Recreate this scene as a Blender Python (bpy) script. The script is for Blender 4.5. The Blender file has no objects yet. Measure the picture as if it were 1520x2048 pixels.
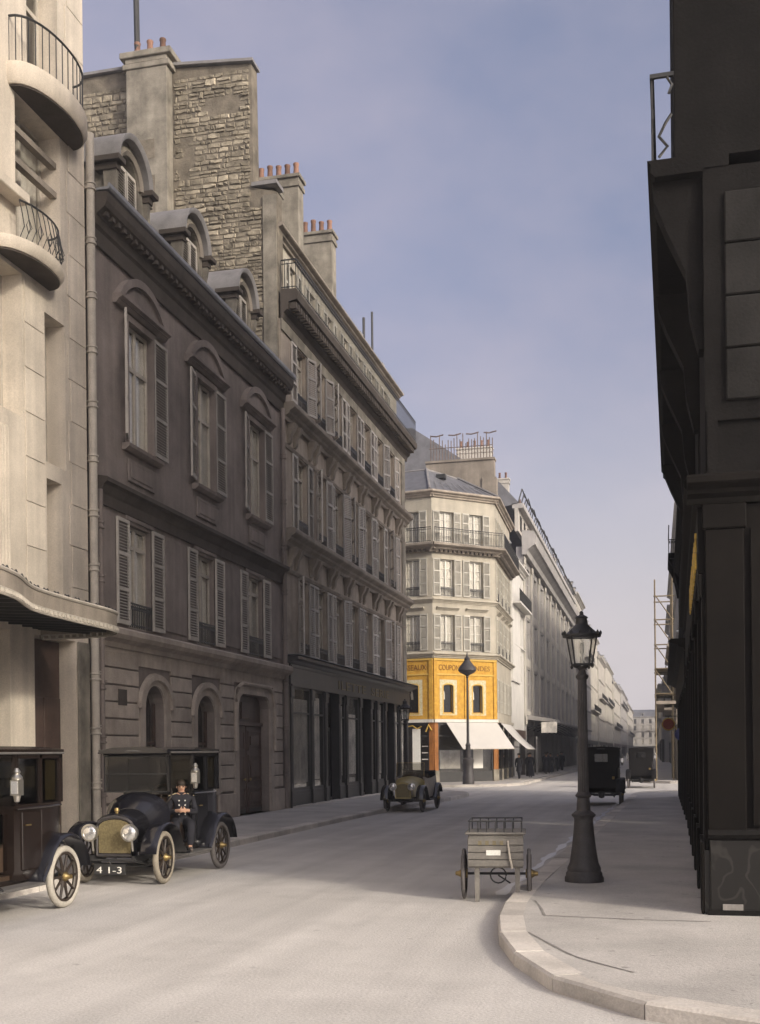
import bpy, bmesh, math, random
from mathutils import Vector, Matrix
random.seed(7)
rad = math.radians
sc = bpy.context.scene
C = sc.collection
# ------------------------------------------------------------------ camera
YAW = math.atan(550/2300.0)
cam_d = bpy.data.cameras.new('camera'); cam = bpy.data.objects.new('camera', cam_d); C.objects.link(cam)
cam.matrix_world = (Matrix.Translation((0, 0, 2.1)) @ Matrix.Rotation(YAW, 4, 'Z')
                    @ Matrix.Rotation(rad(90), 4, 'X') @ Matrix.Rotation(rad(-0.6), 4, 'Z'))
cam_d.sensor_fit = 'VERTICAL'; cam_d.sensor_height = 36; cam_d.lens = 36*2300/2048.0
cam_d.shift_y = (1505-1024)/2048.0
cam_d.clip_start = .1; cam_d.clip_end = 4000
sc.camera = cam
# ------------------------------------------------------------------ world and sun
SUN_EL, SUN_AZ = 24.0, math.degrees(math.atan2(1, -.66))
w = bpy.data.worlds.new('World'); sc.world = w; w.use_nodes = True
nt = w.node_tree; nt.nodes.clear()
N = nt.nodes.new; L = nt.links.new
wo = N('ShaderNodeOutputWorld'); bg = N('ShaderNodeBackground'); sky = N('ShaderNodeTexSky')
sky.sky_type = 'NISHITA'; sky.sun_disc = False
sky.sun_elevation = rad(SUN_EL); sky.sun_rotation = rad(SUN_AZ)
sky.air_density = .6; sky.dust_density = 10.0; sky.ozone_density = 2.2
tc = N('ShaderNodeTexCoord'); mp = N('ShaderNodeMapping'); mp.inputs['Scale'].default_value = (1.0, 1.0, 1.7)
ns = N('ShaderNodeTexNoise'); ns.inputs['Scale'].default_value = 2.9; ns.inputs['Detail'].default_value = 5; ns.inputs['Roughness'].default_value = .56
cr = N('ShaderNodeValToRGB'); cr.color_ramp.elements[0].position = .36; cr.color_ramp.elements[1].position = .74
cr.color_ramp.elements[0].color = (.16, .16, .16, 1); cr.color_ramp.elements[1].color = (.55, .55, .55, 1)
mx = N('ShaderNodeMixRGB'); mx.inputs[2].default_value = (2.75, 2.35, 2.55, 1)
L(tc.outputs['Generated'], mp.inputs[0]); L(mp.outputs[0], ns.inputs['Vector']); L(ns.outputs['Fac'], cr.inputs[0])
L(cr.outputs[0], mx.inputs[0]); L(sky.outputs[0], mx.inputs[1])
# pale mist low in the sky, the same all the way round
sx = N('ShaderNodeSeparateXYZ'); L(tc.outputs['Generated'], sx.inputs[0])
mh = N('ShaderNodeMapRange'); mh.inputs['From Min'].default_value = -.02; mh.inputs['From Max'].default_value = .36; mh.inputs['To Min'].default_value = .85; mh.inputs['To Max'].default_value = 0; mh.interpolation_type = 'SMOOTHSTEP'
L(sx.outputs[2], mh.inputs[0]); mx2 = N('ShaderNodeMixRGB'); mx2.inputs[2].default_value = (3.7, 3.4, 3.45, 1)
L(mh.outputs[0], mx2.inputs[0]); L(mx.outputs[0], mx2.inputs[1]); L(mx2.outputs[0], bg.inputs[0])
bg.inputs[1].default_value = 0.11
L(bg.outputs[0], wo.inputs[0])
sl = bpy.data.lights.new('sun', 'SUN'); sl.energy = .85; sl.angle = rad(4); sl.color = (1, .91, .76)
so = bpy.data.objects.new('sun', sl); C.objects.link(so)
sd = Vector((-1, .66, 0)).normalized()*math.cos(rad(SUN_EL)); sd.z = -math.sin(rad(SUN_EL))
so.rotation_euler = sd.to_track_quat('-Z', 'Y').to_euler(); so.location = (30, -20, 40)
sc.view_settings.view_transform = 'Standard'; sc.view_settings.look = 'None'
sc.view_settings.exposure = 1.28; sc.view_settings.gamma = 1; sc.view_settings.use_curve_mapping = False

# ------------------------------------------------------------------ materials
MATS = {}
def mat(name, col, rough=.8, var=.25, scale=1.5, streak=0, bump=.0, bscale=25, metal=0, spec=.3, rnd=0, col2=None, fine=.12):
    m = bpy.data.materials.new(name); m.use_nodes = True; t = m.node_tree; n = t.nodes; l = t.links
    b = n['Principled BSDF']; b.inputs['Roughness'].default_value = rough; b.inputs['Metallic'].default_value = metal
    b.inputs['Specular IOR Level'].default_value = spec
    geo = n.new('ShaderNodeNewGeometry')
    no = n.new('ShaderNodeTexNoise'); no.inputs['Scale'].default_value = scale; no.inputs['Detail'].default_value = 7; no.inputs['Roughness'].default_value = .62
    l.new(geo.outputs['Position'], no.inputs['Vector'])
    r = n.new('ShaderNodeValToRGB'); r.color_ramp.elements[0].position = .3; r.color_ramp.elements[1].position = .72
    c2 = col2 if col2 else tuple(c*(1-var) for c in col)
    r.color_ramp.elements[0].color = (*c2, 1); r.color_ramp.elements[1].color = (*[min(1, c*(1+var*.6)) for c in col], 1)
    l.new(no.outputs['Fac'], r.inputs[0]); out = r.outputs[0]
    def mul(o, fac_socket, lo, hi):
        mr = n.new('ShaderNodeMapRange'); mr.inputs['To Min'].default_value = lo; mr.inputs['To Max'].default_value = hi
        l.new(fac_socket, mr.inputs[0]); mm = n.new('ShaderNodeMixRGB'); mm.blend_type = 'MULTIPLY'; mm.inputs[0].default_value = 1
        l.new(o, mm.inputs[1]); l.new(mr.outputs[0], mm.inputs[2]); return mm.outputs[0]
    if fine:
        n2 = n.new('ShaderNodeTexNoise'); n2.inputs['Scale'].default_value = 38; n2.inputs['Detail'].default_value = 4
        l.new(geo.outputs['Position'], n2.inputs['Vector']); out = mul(out, n2.outputs['Fac'], 1-fine*2, 1+fine*2)
    if streak:
        mpn = n.new('ShaderNodeMapping'); mpn.inputs['Scale'].default_value = (2.4, 2.4, .16)
        n3 = n.new('ShaderNodeTexNoise'); n3.inputs['Scale'].default_value = 1.6; n3.inputs['Detail'].default_value = 5
        l.new(geo.outputs['Position'], mpn.inputs[0]); l.new(mpn.outputs[0], n3.inputs['Vector'])
        out = mul(out, n3.outputs['Fac'], 1-streak, 1+streak*.7)
    if rnd:
        oi = n.new('ShaderNodeObjectInfo'); out = mul(out, oi.outputs['Random'], 1-rnd, 1+rnd)
    l.new(out, b.inputs['Base Color'])
    if bump:
        nb = n.new('ShaderNodeTexNoise'); nb.inputs['Scale'].default_value = bscale; nb.inputs['Detail'].default_value = 6
        l.new(geo.outputs['Position'], nb.inputs['Vector'])
        bp = n.new('ShaderNodeBump'); bp.inputs['Strength'].default_value = bump; bp.inputs['Distance'].default_value = .02
        l.new(nb.outputs['Fac'], bp.inputs['Height']); l.new(bp.outputs[0], b.inputs['Normal'])
    MATS[name] = m; return m
mat('road', (.535, .512, .482), .85, .16, .9, bump=.5, bscale=30, fine=.14)
mat('pavement', (.45, .428, .40), .85, .22, .6, bump=.35, bscale=40, fine=.14)
mat('kerb', (.52, .485, .44), .8, .25, 1.2, bump=.4, bscale=30, rnd=.18)
mat('cream', (.64, .57, .475), .85, .26, .6, streak=.32, bump=.25, rnd=.06)
mat('plaster', (.25, .212, .19), .9, .42, .45, streak=.38, bump=.3, bscale=18)
mat('sooty', (.085, .071, .06), .9, .3, .8, streak=.3, bump=.3)  # also used for the shade painted under the bowed balconies
mat('ashlar', (.43, .372, .315), .9, .3, 1.3, streak=.2, bump=.5, bscale=22, rnd=.1)
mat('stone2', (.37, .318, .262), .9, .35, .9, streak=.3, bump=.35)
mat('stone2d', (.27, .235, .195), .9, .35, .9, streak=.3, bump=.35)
mat('corner', (.42, .385, .315), .9, .2, .9, streak=.22, bump=.3)
mat('white', (.62, .60, .56), .8, .12, .8, streak=.12)
mat('far1', (.52, .49, .43), .9, .25, .5, streak=.25)
mat('far2', (.50, .47, .42), .9, .25, .5, streak=.2)
mat('far3', (.42, .40, .38), .9, .25, .5, streak=.25)
mat('rubble', (.31, .272, .205), .95, .55, 3.2, bump=.9, bscale=18, rnd=.38)
mat('mortar', (.19, .165, .128), .95, .5, 2.0, bump=.8, bscale=14)
mat('render', (.27, .245, .20), .95, .55, 1.3, streak=.4, bump=.4)
mat('terracotta', (.24, .135, .095), .85, .35, 3, rnd=.35)
mat('slate', (.13, .13, .14), .6, .3, 1.6, rnd=.2, spec=.5)
mat('zinc', (.27, .275, .29), .5, .25, 1.0, streak=.2, spec=.5)
mat('lead', (.215, .205, .20), .6, .35, 1.5, spec=.5)
mat('shutter', (.46, .425, .375), .75, .2, 2.5, streak=.15, rnd=.22)
mat('shutter2', (.48, .45, .41), .75, .2, 2.5, streak=.15, rnd=.28)
mat('shutter3', (.46, .44, .385), .75, .2, 2.5, rnd=.15)
mat('frame', (.45, .41, .35), .6, .2, 3, rnd=.1)
mat('doorwood', (.10, .065, .052), .55, .3, 2.5, streak=.3, spec=.4)
mat('shopwood', (.04, .039, .038), .4, .3, 2.5, spec=.5)
mat('darkwood', (.03, .024, .018), .45, .35, 2.5, spec=.45)
mat('rstone', (.013, .012, .0115), .95, .35, 1.0, streak=.3, bump=.4, spec=.08)  # rstone, rashlar, rdark: near-black colour keeps the sun-struck end front looking shaded
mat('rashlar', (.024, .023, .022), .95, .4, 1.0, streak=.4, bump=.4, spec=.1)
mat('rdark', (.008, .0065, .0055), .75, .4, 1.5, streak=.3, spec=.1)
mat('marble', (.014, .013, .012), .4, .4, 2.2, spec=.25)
mat('iron', (.028, .028, .028), .5, .3, 6, spec=.5)
mat('lampiron', (.055, .05, .05), .55, .3, 6, bump=.3, bscale=60, spec=.45)
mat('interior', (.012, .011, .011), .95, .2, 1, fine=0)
mat('curtain', (.76, .72, .64), .9, .12, 3, streak=.15, rnd=.2)
mat('blind', (.46, .43, .38), .9, .15, 2, rnd=.2)
mat('display', (.74, .70, .63), .9, .4, 1.8, streak=.3, rnd=.35)  # goods on show, and the pale painted reflections in the shop panes
mat('yellow', (.50, .30, .05), .8, .35, 3.5, col2=(.40, .205, .03), fine=.1)
mat('yellow_light', (.58, .38, .09), .7, .15, 2.2)
mat('orange', (.30, .12, .03), .6, .3, 2.5)
mat('whitepaint', (.60, .58, .52), .7, .1, 3)
mat('awning', (.52, .50, .465), .9, .06, 1.2)
mat('brownletter', (.17, .07, .015), .7, .2, 4)
mat('gilt', (.62, .42, .09), .45, .3, 5, metal=.35)
mat('dimgold', (.20, .17, .10), .5, .4, 9)
mat('carblack', (.009, .009, .011), .14, .3, 4, spec=.75)
mat('carmatt', (.011, .010, .010), .55, .3, 4, spec=.2)
mat('carbrown', (.014, .009, .007), .25, .3, 4, spec=.6)
mat('carblue', (.012, .012, .016), .16, .3, 4, spec=.75)
mat('olive', (.42, .34, .14), .3, .25, 4, spec=.5)
mat('greybody', (.30, .26, .215), .4, .25, 4, spec=.5)
mat('tyre', (.27, .24, .19), .9, .25, 8)
mat('tyre_white', (.38, .355, .305), .9, .12, 8)
mat('tyre_grey', (.14, .13, .125), .9, .25, 8)
mat('spoke', (.035, .026, .02), .5, .3, 6)
mat('brass', (.34, .25, .11), .45, .25, 6, metal=.9)
mat('nickel', (.55, .53, .48), .3, .1, 6, metal=.9)
mat('lens', (.80, .80, .78), .12, .1, 14, metal=.75)
mat('mesh', (.23, .19, .10), .5, .35, 30, metal=.35)
mat('leather', (.05, .032, .02), .5, .3, 5)
mat('linen', (.50, .42, .26), .9, .2, 4)
mat('skin', (.52, .31, .21), .6, .12, 12, fine=.05)
mat('uniform', (.020, .020, .026), .85, .25, 8)
mat('shoe', (.10, .085, .075), .35, .2, 8)
mat('hair', (.03, .022, .016), .7, .2, 20)
mat('cartwood', (.19, .178, .158), .75, .3, 4)
mat('stipple', (.50, .49, .42), .8, .35, 9, col2=(.44, .36, .14))
mat('enamel', (.75, .74, .68), .35, .06, 6)
mat('redlens', (.22, .035, .015), .35, .2, 6)
mat('bluelens', (.13, .15, .36), .35, .2, 6)
mat('flue', (.16, .12, .10), .7, .4, 4)
mat('scaffold', (.20, .16, .10), .8, .3, 4)
mat('bark', (.05, .045, .03), .9, .3, 5)
mat('seam', (.24, .225, .21), .95, .25, 4)
mat('dust', (.10, .095, .09), .95, .25, 4)
def glass(name, tint, gl=.9):
    m = bpy.data.materials.new(name); m.use_nodes = True; t = m.node_tree; n = t.nodes; l = t.links; n.clear()
    o = n.new('ShaderNodeOutputMaterial'); tr = n.new('ShaderNodeBsdfTransparent'); g = n.new('ShaderNodeBsdfGlossy'); mxs = n.new('ShaderNodeMixShader')
    lw = n.new('ShaderNodeLayerWeight'); lw.inputs[0].default_value = .5; pw = n.new('ShaderNodeMath'); pw.operation = 'POWER'; pw.inputs[1].default_value = 5; l.new(lw.outputs['Facing'], pw.inputs[0])
    fr = n.new('ShaderNodeMapRange'); fr.inputs['To Min'].default_value = .05; fr.inputs['To Max'].default_value = 1; l.new(pw.outputs[0], fr.inputs[0])
    no = n.new('ShaderNodeTexNoise'); no.inputs['Scale'].default_value = 1.3; geo = n.new('ShaderNodeNewGeometry')
    bp = n.new('ShaderNodeBump'); bp.inputs['Strength'].default_value = .12; bp.inputs['Distance'].default_value = .05
    l.new(geo.outputs['Position'], no.inputs['Vector']); l.new(no.outputs['Fac'], bp.inputs['Height'])
    l.new(bp.outputs[0], g.inputs['Normal'])
    tr.inputs[0].default_value = (*tint, 1); g.inputs['Roughness'].default_value = .06; g.inputs['Color'].default_value = (gl, gl, gl, 1)
    l.new(fr.outputs[0], mxs.inputs[0]); l.new(tr.outputs[0], mxs.inputs[1]); l.new(g.outputs[0], mxs.inputs[2]); l.new(mxs.outputs[0], o.inputs[0])
    MATS[name] = m
glass('glass', (.94, .94, .93)); glass('carglass', (.42, .41, .38)); glass('lampglass', (.93, .93, .91))
def marble_veins():
    m = MATS['marble']; n = m.node_tree.nodes; l = m.node_tree.links; b = n['Principled BSDF']
    geo = n.new('ShaderNodeNewGeometry'); wv = n.new('ShaderNodeTexWave'); wv.inputs['Scale'].default_value = .9; wv.inputs['Distortion'].default_value = 14; wv.inputs['Detail'].default_value = 3
    wv.inputs['Detail Scale'].default_value = 1.6
    l.new(geo.outputs['Position'], wv.inputs['Vector'])
    r = n.new('ShaderNodeValToRGB'); r.color_ramp.elements[0].position = .93; r.color_ramp.elements[1].position = 1
    r.color_ramp.elements[0].color = (.014, .013, .012, 1); r.color_ramp.elements[1].color = (.030, .028, .026, 1)
    l.new(wv.outputs['Fac'], r.inputs[0]); l.new(r.outputs[0], b.inputs['Base Color'])
marble_veins()
def road_tracks():
    # dust swept into faint lengthways bands by the wheels, as wear of the surface itself
    m = MATS['road']; n = m.node_tree.nodes; l = m.node_tree.links; b = n['Principled BSDF']
    src = b.inputs['Base Color'].links[0].from_socket
    geo = n.new('ShaderNodeNewGeometry'); mpn = n.new('ShaderNodeMapping'); mpn.inputs['Scale'].default_value = (1.1, .035, 1)
    no = n.new('ShaderNodeTexNoise'); no.inputs['Scale'].default_value = 1.4; no.inputs['Detail'].default_value = 4
    l.new(geo.outputs['Position'], mpn.inputs[0]); l.new(mpn.outputs[0], no.inputs['Vector'])
    mr = n.new('ShaderNodeMapRange'); mr.inputs['To Min'].default_value = .66; mr.inputs['To Max'].default_value = 1.26
    mm = n.new('ShaderNodeMixRGB'); mm.blend_type = 'MULTIPLY'; mm.inputs[0].default_value = 1
    l.new(no.outputs['Fac'], mr.inputs[0]); l.new(src, mm.inputs[1]); l.new(mr.outputs[0], mm.inputs[2]); l.new(mm.outputs[0], b.inputs['Base Color'])
road_tracks()
def specks(name, sc_, thr, dark, coarse):
    m = MATS[name]; n = m.node_tree.nodes; l = m.node_tree.links; b = n['Principled BSDF']
    src = b.inputs['Base Color'].links[0].from_socket; geo = n.new('ShaderNodeNewGeometry')
    def layer(src, scale, lo, hi, mult, det=3):
        no = n.new('ShaderNodeTexNoise'); no.inputs['Scale'].default_value = scale; no.inputs['Detail'].default_value = det; l.new(geo.outputs['Position'], no.inputs['Vector'])
        mr = n.new('ShaderNodeMapRange'); mr.inputs['From Min'].default_value = lo; mr.inputs['From Max'].default_value = hi; mr.inputs['To Min'].default_value = 1; mr.inputs['To Max'].default_value = mult; l.new(no.outputs['Fac'], mr.inputs[0])
        mm = n.new('ShaderNodeMixRGB'); mm.blend_type = 'MULTIPLY'; mm.inputs[0].default_value = 1; l.new(src, mm.inputs[1]); l.new(mr.outputs[0], mm.inputs[2]); return mm.outputs[0]
    o = layer(src, sc_, thr, thr+.05, dark); o = layer(o, coarse, .5, .7, .84, 8); o = layer(o, 120, .35, .65, 1.16, 2); o = layer(o, 300, .4, .62, .86, 1)
    l.new(o, b.inputs['Base Color'])
specks('road', 5.0, .70, .72, .45); specks('pavement', 6.0, .68, .62, .8)
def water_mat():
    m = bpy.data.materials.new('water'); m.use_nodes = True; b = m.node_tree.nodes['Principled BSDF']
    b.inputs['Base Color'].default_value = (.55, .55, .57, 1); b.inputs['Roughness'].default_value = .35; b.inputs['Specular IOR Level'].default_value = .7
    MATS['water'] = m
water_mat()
mat('damp', (.42, .395, .365), .6, .3, 2.5, spec=.4)

# ------------------------------------------------------------------ mesh helpers
class MB:
    def __init__(s): s.v = []; s.f = []
    def add(s, vs, fs):
        o = len(s.v); s.v += [tuple(v) for v in vs]; s.f += [tuple(i+o for i in f) for f in fs]; return s
    def box(s, x0, x1, y0, y1, z0, z1):
        return s.add([(x0,y0,z0),(x1,y0,z0),(x1,y1,z0),(x0,y1,z0),(x0,y0,z1),(x1,y0,z1),(x1,y1,z1),(x0,y1,z1)],
                     [(0,3,2,1),(4,5,6,7),(0,1,5,4),(1,2,6,5),(2,3,7,6),(3,0,4,7)])
    def loft(s, loops, caps=True, closed=True):
        n = len(loops[0]); vs = [p for lp in loops for p in lp]; fs = []
        for i in range(len(loops)-1):
            for j in range(n if closed else n-1):
                k = (j+1) % n; fs.append((i*n+j, i*n+k, (i+1)*n+k, (i+1)*n+j))
        if caps: fs += [tuple(range(n))[::-1], tuple((len(loops)-1)*n+j for j in range(n))]
        return s.add(vs, fs)
    def prism(s, prof, x0, x1):           # profile (y,z) run along x
        return s.loft([[(x0,y,z) for y,z in prof], [(x1,y,z) for y,z in prof]])
    def lathe(s, prof, n=20, c=(0,0,0), axis='z', caps=True):
        lp = []
        for r, h in prof:
            row = []
            for i in range(n):
                a = 2*math.pi*i/n
                if axis == 'z': row.append((c[0]+r*math.cos(a), c[1]+r*math.sin(a), c[2]+h))
                elif axis == 'y': row.append((c[0]+r*math.cos(a), c[1]+h, c[2]+r*math.sin(a)))
                else: row.append((c[0]+h, c[1]+r*math.cos(a), c[2]+r*math.sin(a)))
            lp.append(row)
        return s.loft(lp, caps)
    def tube(s, pts, r, n=6, closed=False):
        pts = [Vector(p) for p in pts]; lp = []
        m = len(pts)
        for i, p in enumerate(pts):
            if closed: d = pts[(i+1) % m]-pts[i-1]
            else: d = pts[min(i+1, m-1)]-pts[max(i-1, 0)]
            d.normalize(); up = Vector((0, 0, 1)) if abs(d.z) < .95 else Vector((1, 0, 0))
            a = d.cross(up).normalized(); b = d.cross(a)
            rr = r[i] if isinstance(r, (list, tuple)) else r
            lp.append([p+a*math.cos(2*math.pi*k/n)*rr+b*math.sin(2*math.pi*k/n)*rr for k in range(n)])
        if closed: lp.append(lp[0])
        return s.loft(lp, not closed)
    def poly(s, pts): return s.add(pts, [tuple(range(len(pts)))])
    def mesh(s, name, smooth=False, bevel=0, seg=1):
        me = bpy.data.meshes.new(name); bm = bmesh.new()
        vs = [bm.verts.new(v) for v in s.v]
        for f in s.f:
            try: bm.faces.new([vs[i] for i in f])
            except ValueError: pass
        bmesh.ops.remove_doubles(bm, verts=bm.verts, dist=1e-5)
        bmesh.ops.recalc_face_normals(bm, faces=bm.faces)
        if bevel:
            bmesh.ops.bevel(bm, geom=[e for e in bm.edges if len(e.link_faces) == 2 and e.calc_face_angle(0) > .5], offset=bevel, segments=seg, affect='EDGES')
        if smooth:
            for f in bm.faces: f.smooth = True
            for e in bm.edges:
                if len(e.link_faces) == 2 and e.calc_face_angle(0) > rad(40): e.smooth = False
        bm.to_mesh(me); bm.free(); return me
def plate(name, outline, holes=(), t=.35, smooth=False):
    """flat slab with cut-outs in the x-z plane, front at y=0, back at y=t"""
    cu = bpy.data.curves.new('c', 'CURVE'); cu.dimensions = '2D'; cu.fill_mode = 'BOTH'; cu.extrude = t/2
    for lp in [outline]+list(holes):
        sp = cu.splines.new('POLY'); sp.points.add(len(lp)-1); sp.use_cyclic_u = True
        for p, q in zip(sp.points, lp): p.co = (q[0], q[1], 0, 1)
    ob = bpy.data.objects.new('c', cu); me = bpy.data.meshes.new_from_object(ob); bpy.data.objects.remove(ob); bpy.data.curves.remove(cu)
    bm = bmesh.new(); bm.from_mesh(me)
    for v in bm.verts: v.co = Vector((v.co.x, v.co.z+t/2, v.co.y))
    bmesh.ops.remove_doubles(bm, verts=bm.verts, dist=1e-5); bmesh.ops.recalc_face_normals(bm, faces=bm.faces)
    for f in bm.faces: f.smooth = False
    bm.to_mesh(me); bm.free(); me.name = name; return me
def text_mesh(body, size, depth=.01, width=None):
    cu = bpy.data.curves.new('t', 'FONT'); cu.body = body; cu.size = size; cu.extrude = depth; cu.align_x = 'CENTER'
    ob = bpy.data.objects.new('t', cu); C.objects.link(ob); bpy.context.view_layer.update()
    me = bpy.data.meshes.new_from_object(ob.evaluated_get(bpy.context.evaluated_depsgraph_get()))
    bpy.data.objects.remove(ob); bpy.data.curves.remove(cu)
    xs = [v.co.x for v in me.vertices]; k = width/(max(xs)-min(xs)) if width and xs else 1
    for v in me.vertices: v.co = Vector((v.co.x*k, -v.co.z, v.co.y))
    return me
def rect(x0, x1, z0, z1): return [(x0,z0),(x1,z0),(x1,z1),(x0,z1)]
def arch(x0, x1, z0, zs, rise, n=12):
    cx = (x0+x1)/2; a = (x1-x0)/2
    return [(x0,z0),(x1,z0)]+[(cx+a*math.cos(math.pi*i/n), zs+rise*math.sin(math.pi*i/n)) for i in range(n+1)]
def segarc(x0, x1, z, rise, n=14):
    a = (x1-x0)/2; R = (a*a+rise*rise)/(2*rise); cx = (x0+x1)/2; th = math.asin(a/R)
    return [(cx+R*math.sin(-th+2*th*i/n), z+rise-R+R*math.cos(-th+2*th*i/n)) for i in range(n+1)]
def tag(o, label=None, cat=None, group=None, kind=None):
    if label: o['label'] = label
    if cat: o['category'] = cat
    if group: o['group'] = group
    if kind: o['kind'] = kind
    return o
def O(name, me, m, parent=None, mtx=None):
    if m is not None and not me.materials: me.materials.append(MATS[m])
    o = bpy.data.objects.new(name, me); C.objects.link(o)
    if parent: o.parent = parent
    if mtx is not None: o.matrix_basis = mtx
    return o
def thing(name, loc, label, cat, group=None):
    o = bpy.data.objects.new(name, None); C.objects.link(o); o.location = loc; o.empty_display_size = .3
    return tag(o, label, cat, group)
class Fr:
    """front-view frame of a facade: x right, y into the wall, z up; children go under root"""
    def __init__(s, root, origin, ang):
        s.root = root; s.base = Matrix.Translation(Vector(origin)-root.location) @ Matrix.Rotation(rad(ang), 4, 'Z')
    def o(s, name, me, m, loc=(0,0,0), rz=0, parent=None, scale=None):
        mt = Matrix.Translation(loc) @ Matrix.Rotation(rz, 4, 'Z')
        if scale: mt = mt @ Matrix.Diagonal((*scale, 1))
        return O(name, me, m, s.root, s.base @ mt)
def copy_tree(o, parent=None):
    c = o.copy(); C.objects.link(c); c.parent = parent
    for ch in o.children: copy_tree(ch, c)
    return c
# shared pieces -----------------------------------------------------------
CACHE = {}
def window_meshes(wd, h, transom=.72, bars=0):
    k = ('w', round(wd,2), round(h,2), transom, bars)
    if k not in CACHE:
        f = MB(); t = .07; a = wd/2
        f.box(-a,-a+t,.0,.07,0,h); f.box(a-t,a,.0,.07,0,h); f.box(-a+t,a-t,.0,.07,0,t*1.3); f.box(-a+t,a-t,.0,.07,h-t,h)
        f.box(-.05,.05,-.01,.065,t*1.3,h-t)
        zt = h*transom
        if transom: f.box(-a+t,-.05,-.005,.06,zt-.05,zt+.05); f.box(.05,a-t,-.005,.06,zt-.05,zt+.05)
        for i in range(bars):
            z = zt*(i+1)/(bars+1) if transom else h*(i+1)/(bars+1)
            f.box(-a+t,-.05,.01,.05,z-.018,z+.018); f.box(.05,a-t,.01,.05,z-.018,z+.018)
        p = MB().box(-a+t,-.05,.03,.036,t,h-t); q = MB().box(.05,a-t,.03,.036,t,h-t)
        cu = MB(); lp = []
        n = 14; w0 = a*.92
        for zz, sp in ((.12,1.0),(h*.45,.95),(h-.1,1.0)):
            lp.append([(-w0+2*w0*i/n*1.0, .085+.022*math.sin(i*2.2)*1, zz) for i in range(n+1)])
        cu.loft(lp, caps=False, closed=False)
        hf = MB(); lp = []
        for zz in (.12, h*.4, h-.1):
            lp.append([(a-.08-(a*.85)*i/8, .085+.02*math.sin(i*2.4), zz) for i in range(9)])
        hf.loft(lp, caps=False, closed=False)
        CACHE[k] = (f.mesh('window_frame'), p.mesh('pane'), q.mesh('pane'), cu.mesh('curtain', True), hf.mesh('curtain', True))
    return CACHE[k]
def window(fr, cx, z0, wd, h, y=.2, transom=.72, bars=0, curtain=None, fm='frame', cm='curtain'):
    F, P, Q, CU, HF = window_meshes(wd, h, transom, bars)
    wo_ = fr.o('window', F, fm, (cx, y, z0))
    O('pane', P, 'glass', wo_); O('pane', Q, 'glass', wo_)
    if curtain is None: curtain = random.choice((1, 1, 2, 2, 3))
    if curtain == 1: O('curtain', CU, cm, wo_)
    if curtain >= 2:
        O('curtain', HF, cm, wo_)
        if curtain == 3: O('curtain', HF, cm, wo_, Matrix.Diagonal((-1, 1, 1, 1)))
    return wo_
def shutter_meshes(wd, h, rails=2):
    k = ('s', round(wd,2), round(h,2), rails)
    if k not in CACHE:
        f = MB(); t = .055; st = .06
        f.box(0,st,-t,0,0,h); f.box(wd-st,wd,-t,0,0,h)
        zs = [0+.0]+[h*(i+1)/(rails+1) for i in range(rails)]+[h]
        f.box(st,wd-st,-t,0,0,.11); f.box(st,wd-st,-t,0,h-.09,h)
        for z in zs[1:-1]: f.box(st,wd-st,-t,0,z-.045,z+.045)
        s = MB(); z = .15
        while z < h-.13:
            if all(abs(z+.02-q) > .075 for q in zs[1:-1]):
                s.add([(st,-.052,z),(wd-st,-.052,z),(wd-st,-.022,z+.026),(st,-.022,z+.026),(st,-.05,z+.010),(wd-st,-.05,z+.010),(wd-st,-.020,z+.036),(st,-.020,z+.036)],
                      [(0,3,2,1),(4,5,6,7),(0,1,5,4),(1,2,6,5),(2,3,7,6),(3,0,4,7)])
            z += .074
        CACHE[k] = (f.mesh('shutter'), s.mesh('slats'))
    return CACHE[k]
def shutter(fr, x, z, wd, h, m='shutter', rz=0, y=-.03, rails=2):
    f, s = shutter_meshes(wd, h, rails)
    if not f.materials: f.materials.append(MATS[m]); s.materials.append(MATS[m])
    o = fr.o('shutter', f, None, (x, y, z), rz)
    tag(O('slats', s, None, o), kind='stuff'); return o
def railing_mesh(wd, h, step=.11, scroll=True, key='r'):
    k = (key, round(wd,2), round(h,2), step, scroll)
    if k not in CACHE:
        m = MB(); m.box(0,wd,-.02,.02,h-.04,h); m.box(0,wd,-.012,.012,.05,.08); m.box(0,wd,-.012,.012,h-.17,h-.145)
        n = max(2, int(wd/step))
        for i in range(n+1):
            x = wd*i/n; m.box(x-.009,x+.009,-.009,.009,0,h-.04)
            if scroll and i < n: m.lathe([(.035,-.006),(.035,.006)], 6, (x+wd/n/2, 0, h-.105), 'y')
        CACHE[k] = m.mesh('railing')
    return CACHE[k]
POT = MB().lathe([(.13,0),(.12,.1),(.10,.45),(.125,.5),(.12,.56),(.09,.56)], 10).mesh('chimney_pot', True)
def chimney(fr, x0, x1, y0, y1, z0, z1, m='render', pots=4, axis='x', name='chimney', potm='terracotta'):
    b = MB().box(x0,x1,y0,y1,z0,z1-.5); b.box(x0-.06,x1+.06,y0-.06,y1+.06,z1-.5,z1-.32); b.box(x0-.02,x1+.02,y0-.02,y1+.02,z1-.32,z1-.14); b.box(x0-.10,x1+.10,y0-.10,y1+.10,z1-.14,z1)
    c = fr.o(name, b.mesh('chimney', bevel=.015), m)
    for i in range(pots):
        t = (i+.5)/pots
        px, py = (x0+(x1-x0)*t, (y0+y1)/2) if axis == 'x' else ((x0+x1)/2, y0+(y1-y0)*t)
        O('chimney_pot', POT if potm == 'terracotta' else POT, potm, c, Matrix.Translation((px, py, z1)) @ Matrix.Diagonal((1, 1, random.uniform(.8, 1.25), 1)))
    return c
CORN = lambda h, d: [(0,0),(-d*.25,0),(-d*.3,h*.2),(-d*.55,h*.35),(-d*.6,h*.5),(-d*.9,h*.62),(-d,h*.7),(-d,h*.9),(-d*.9,h),(0,h)]
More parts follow.
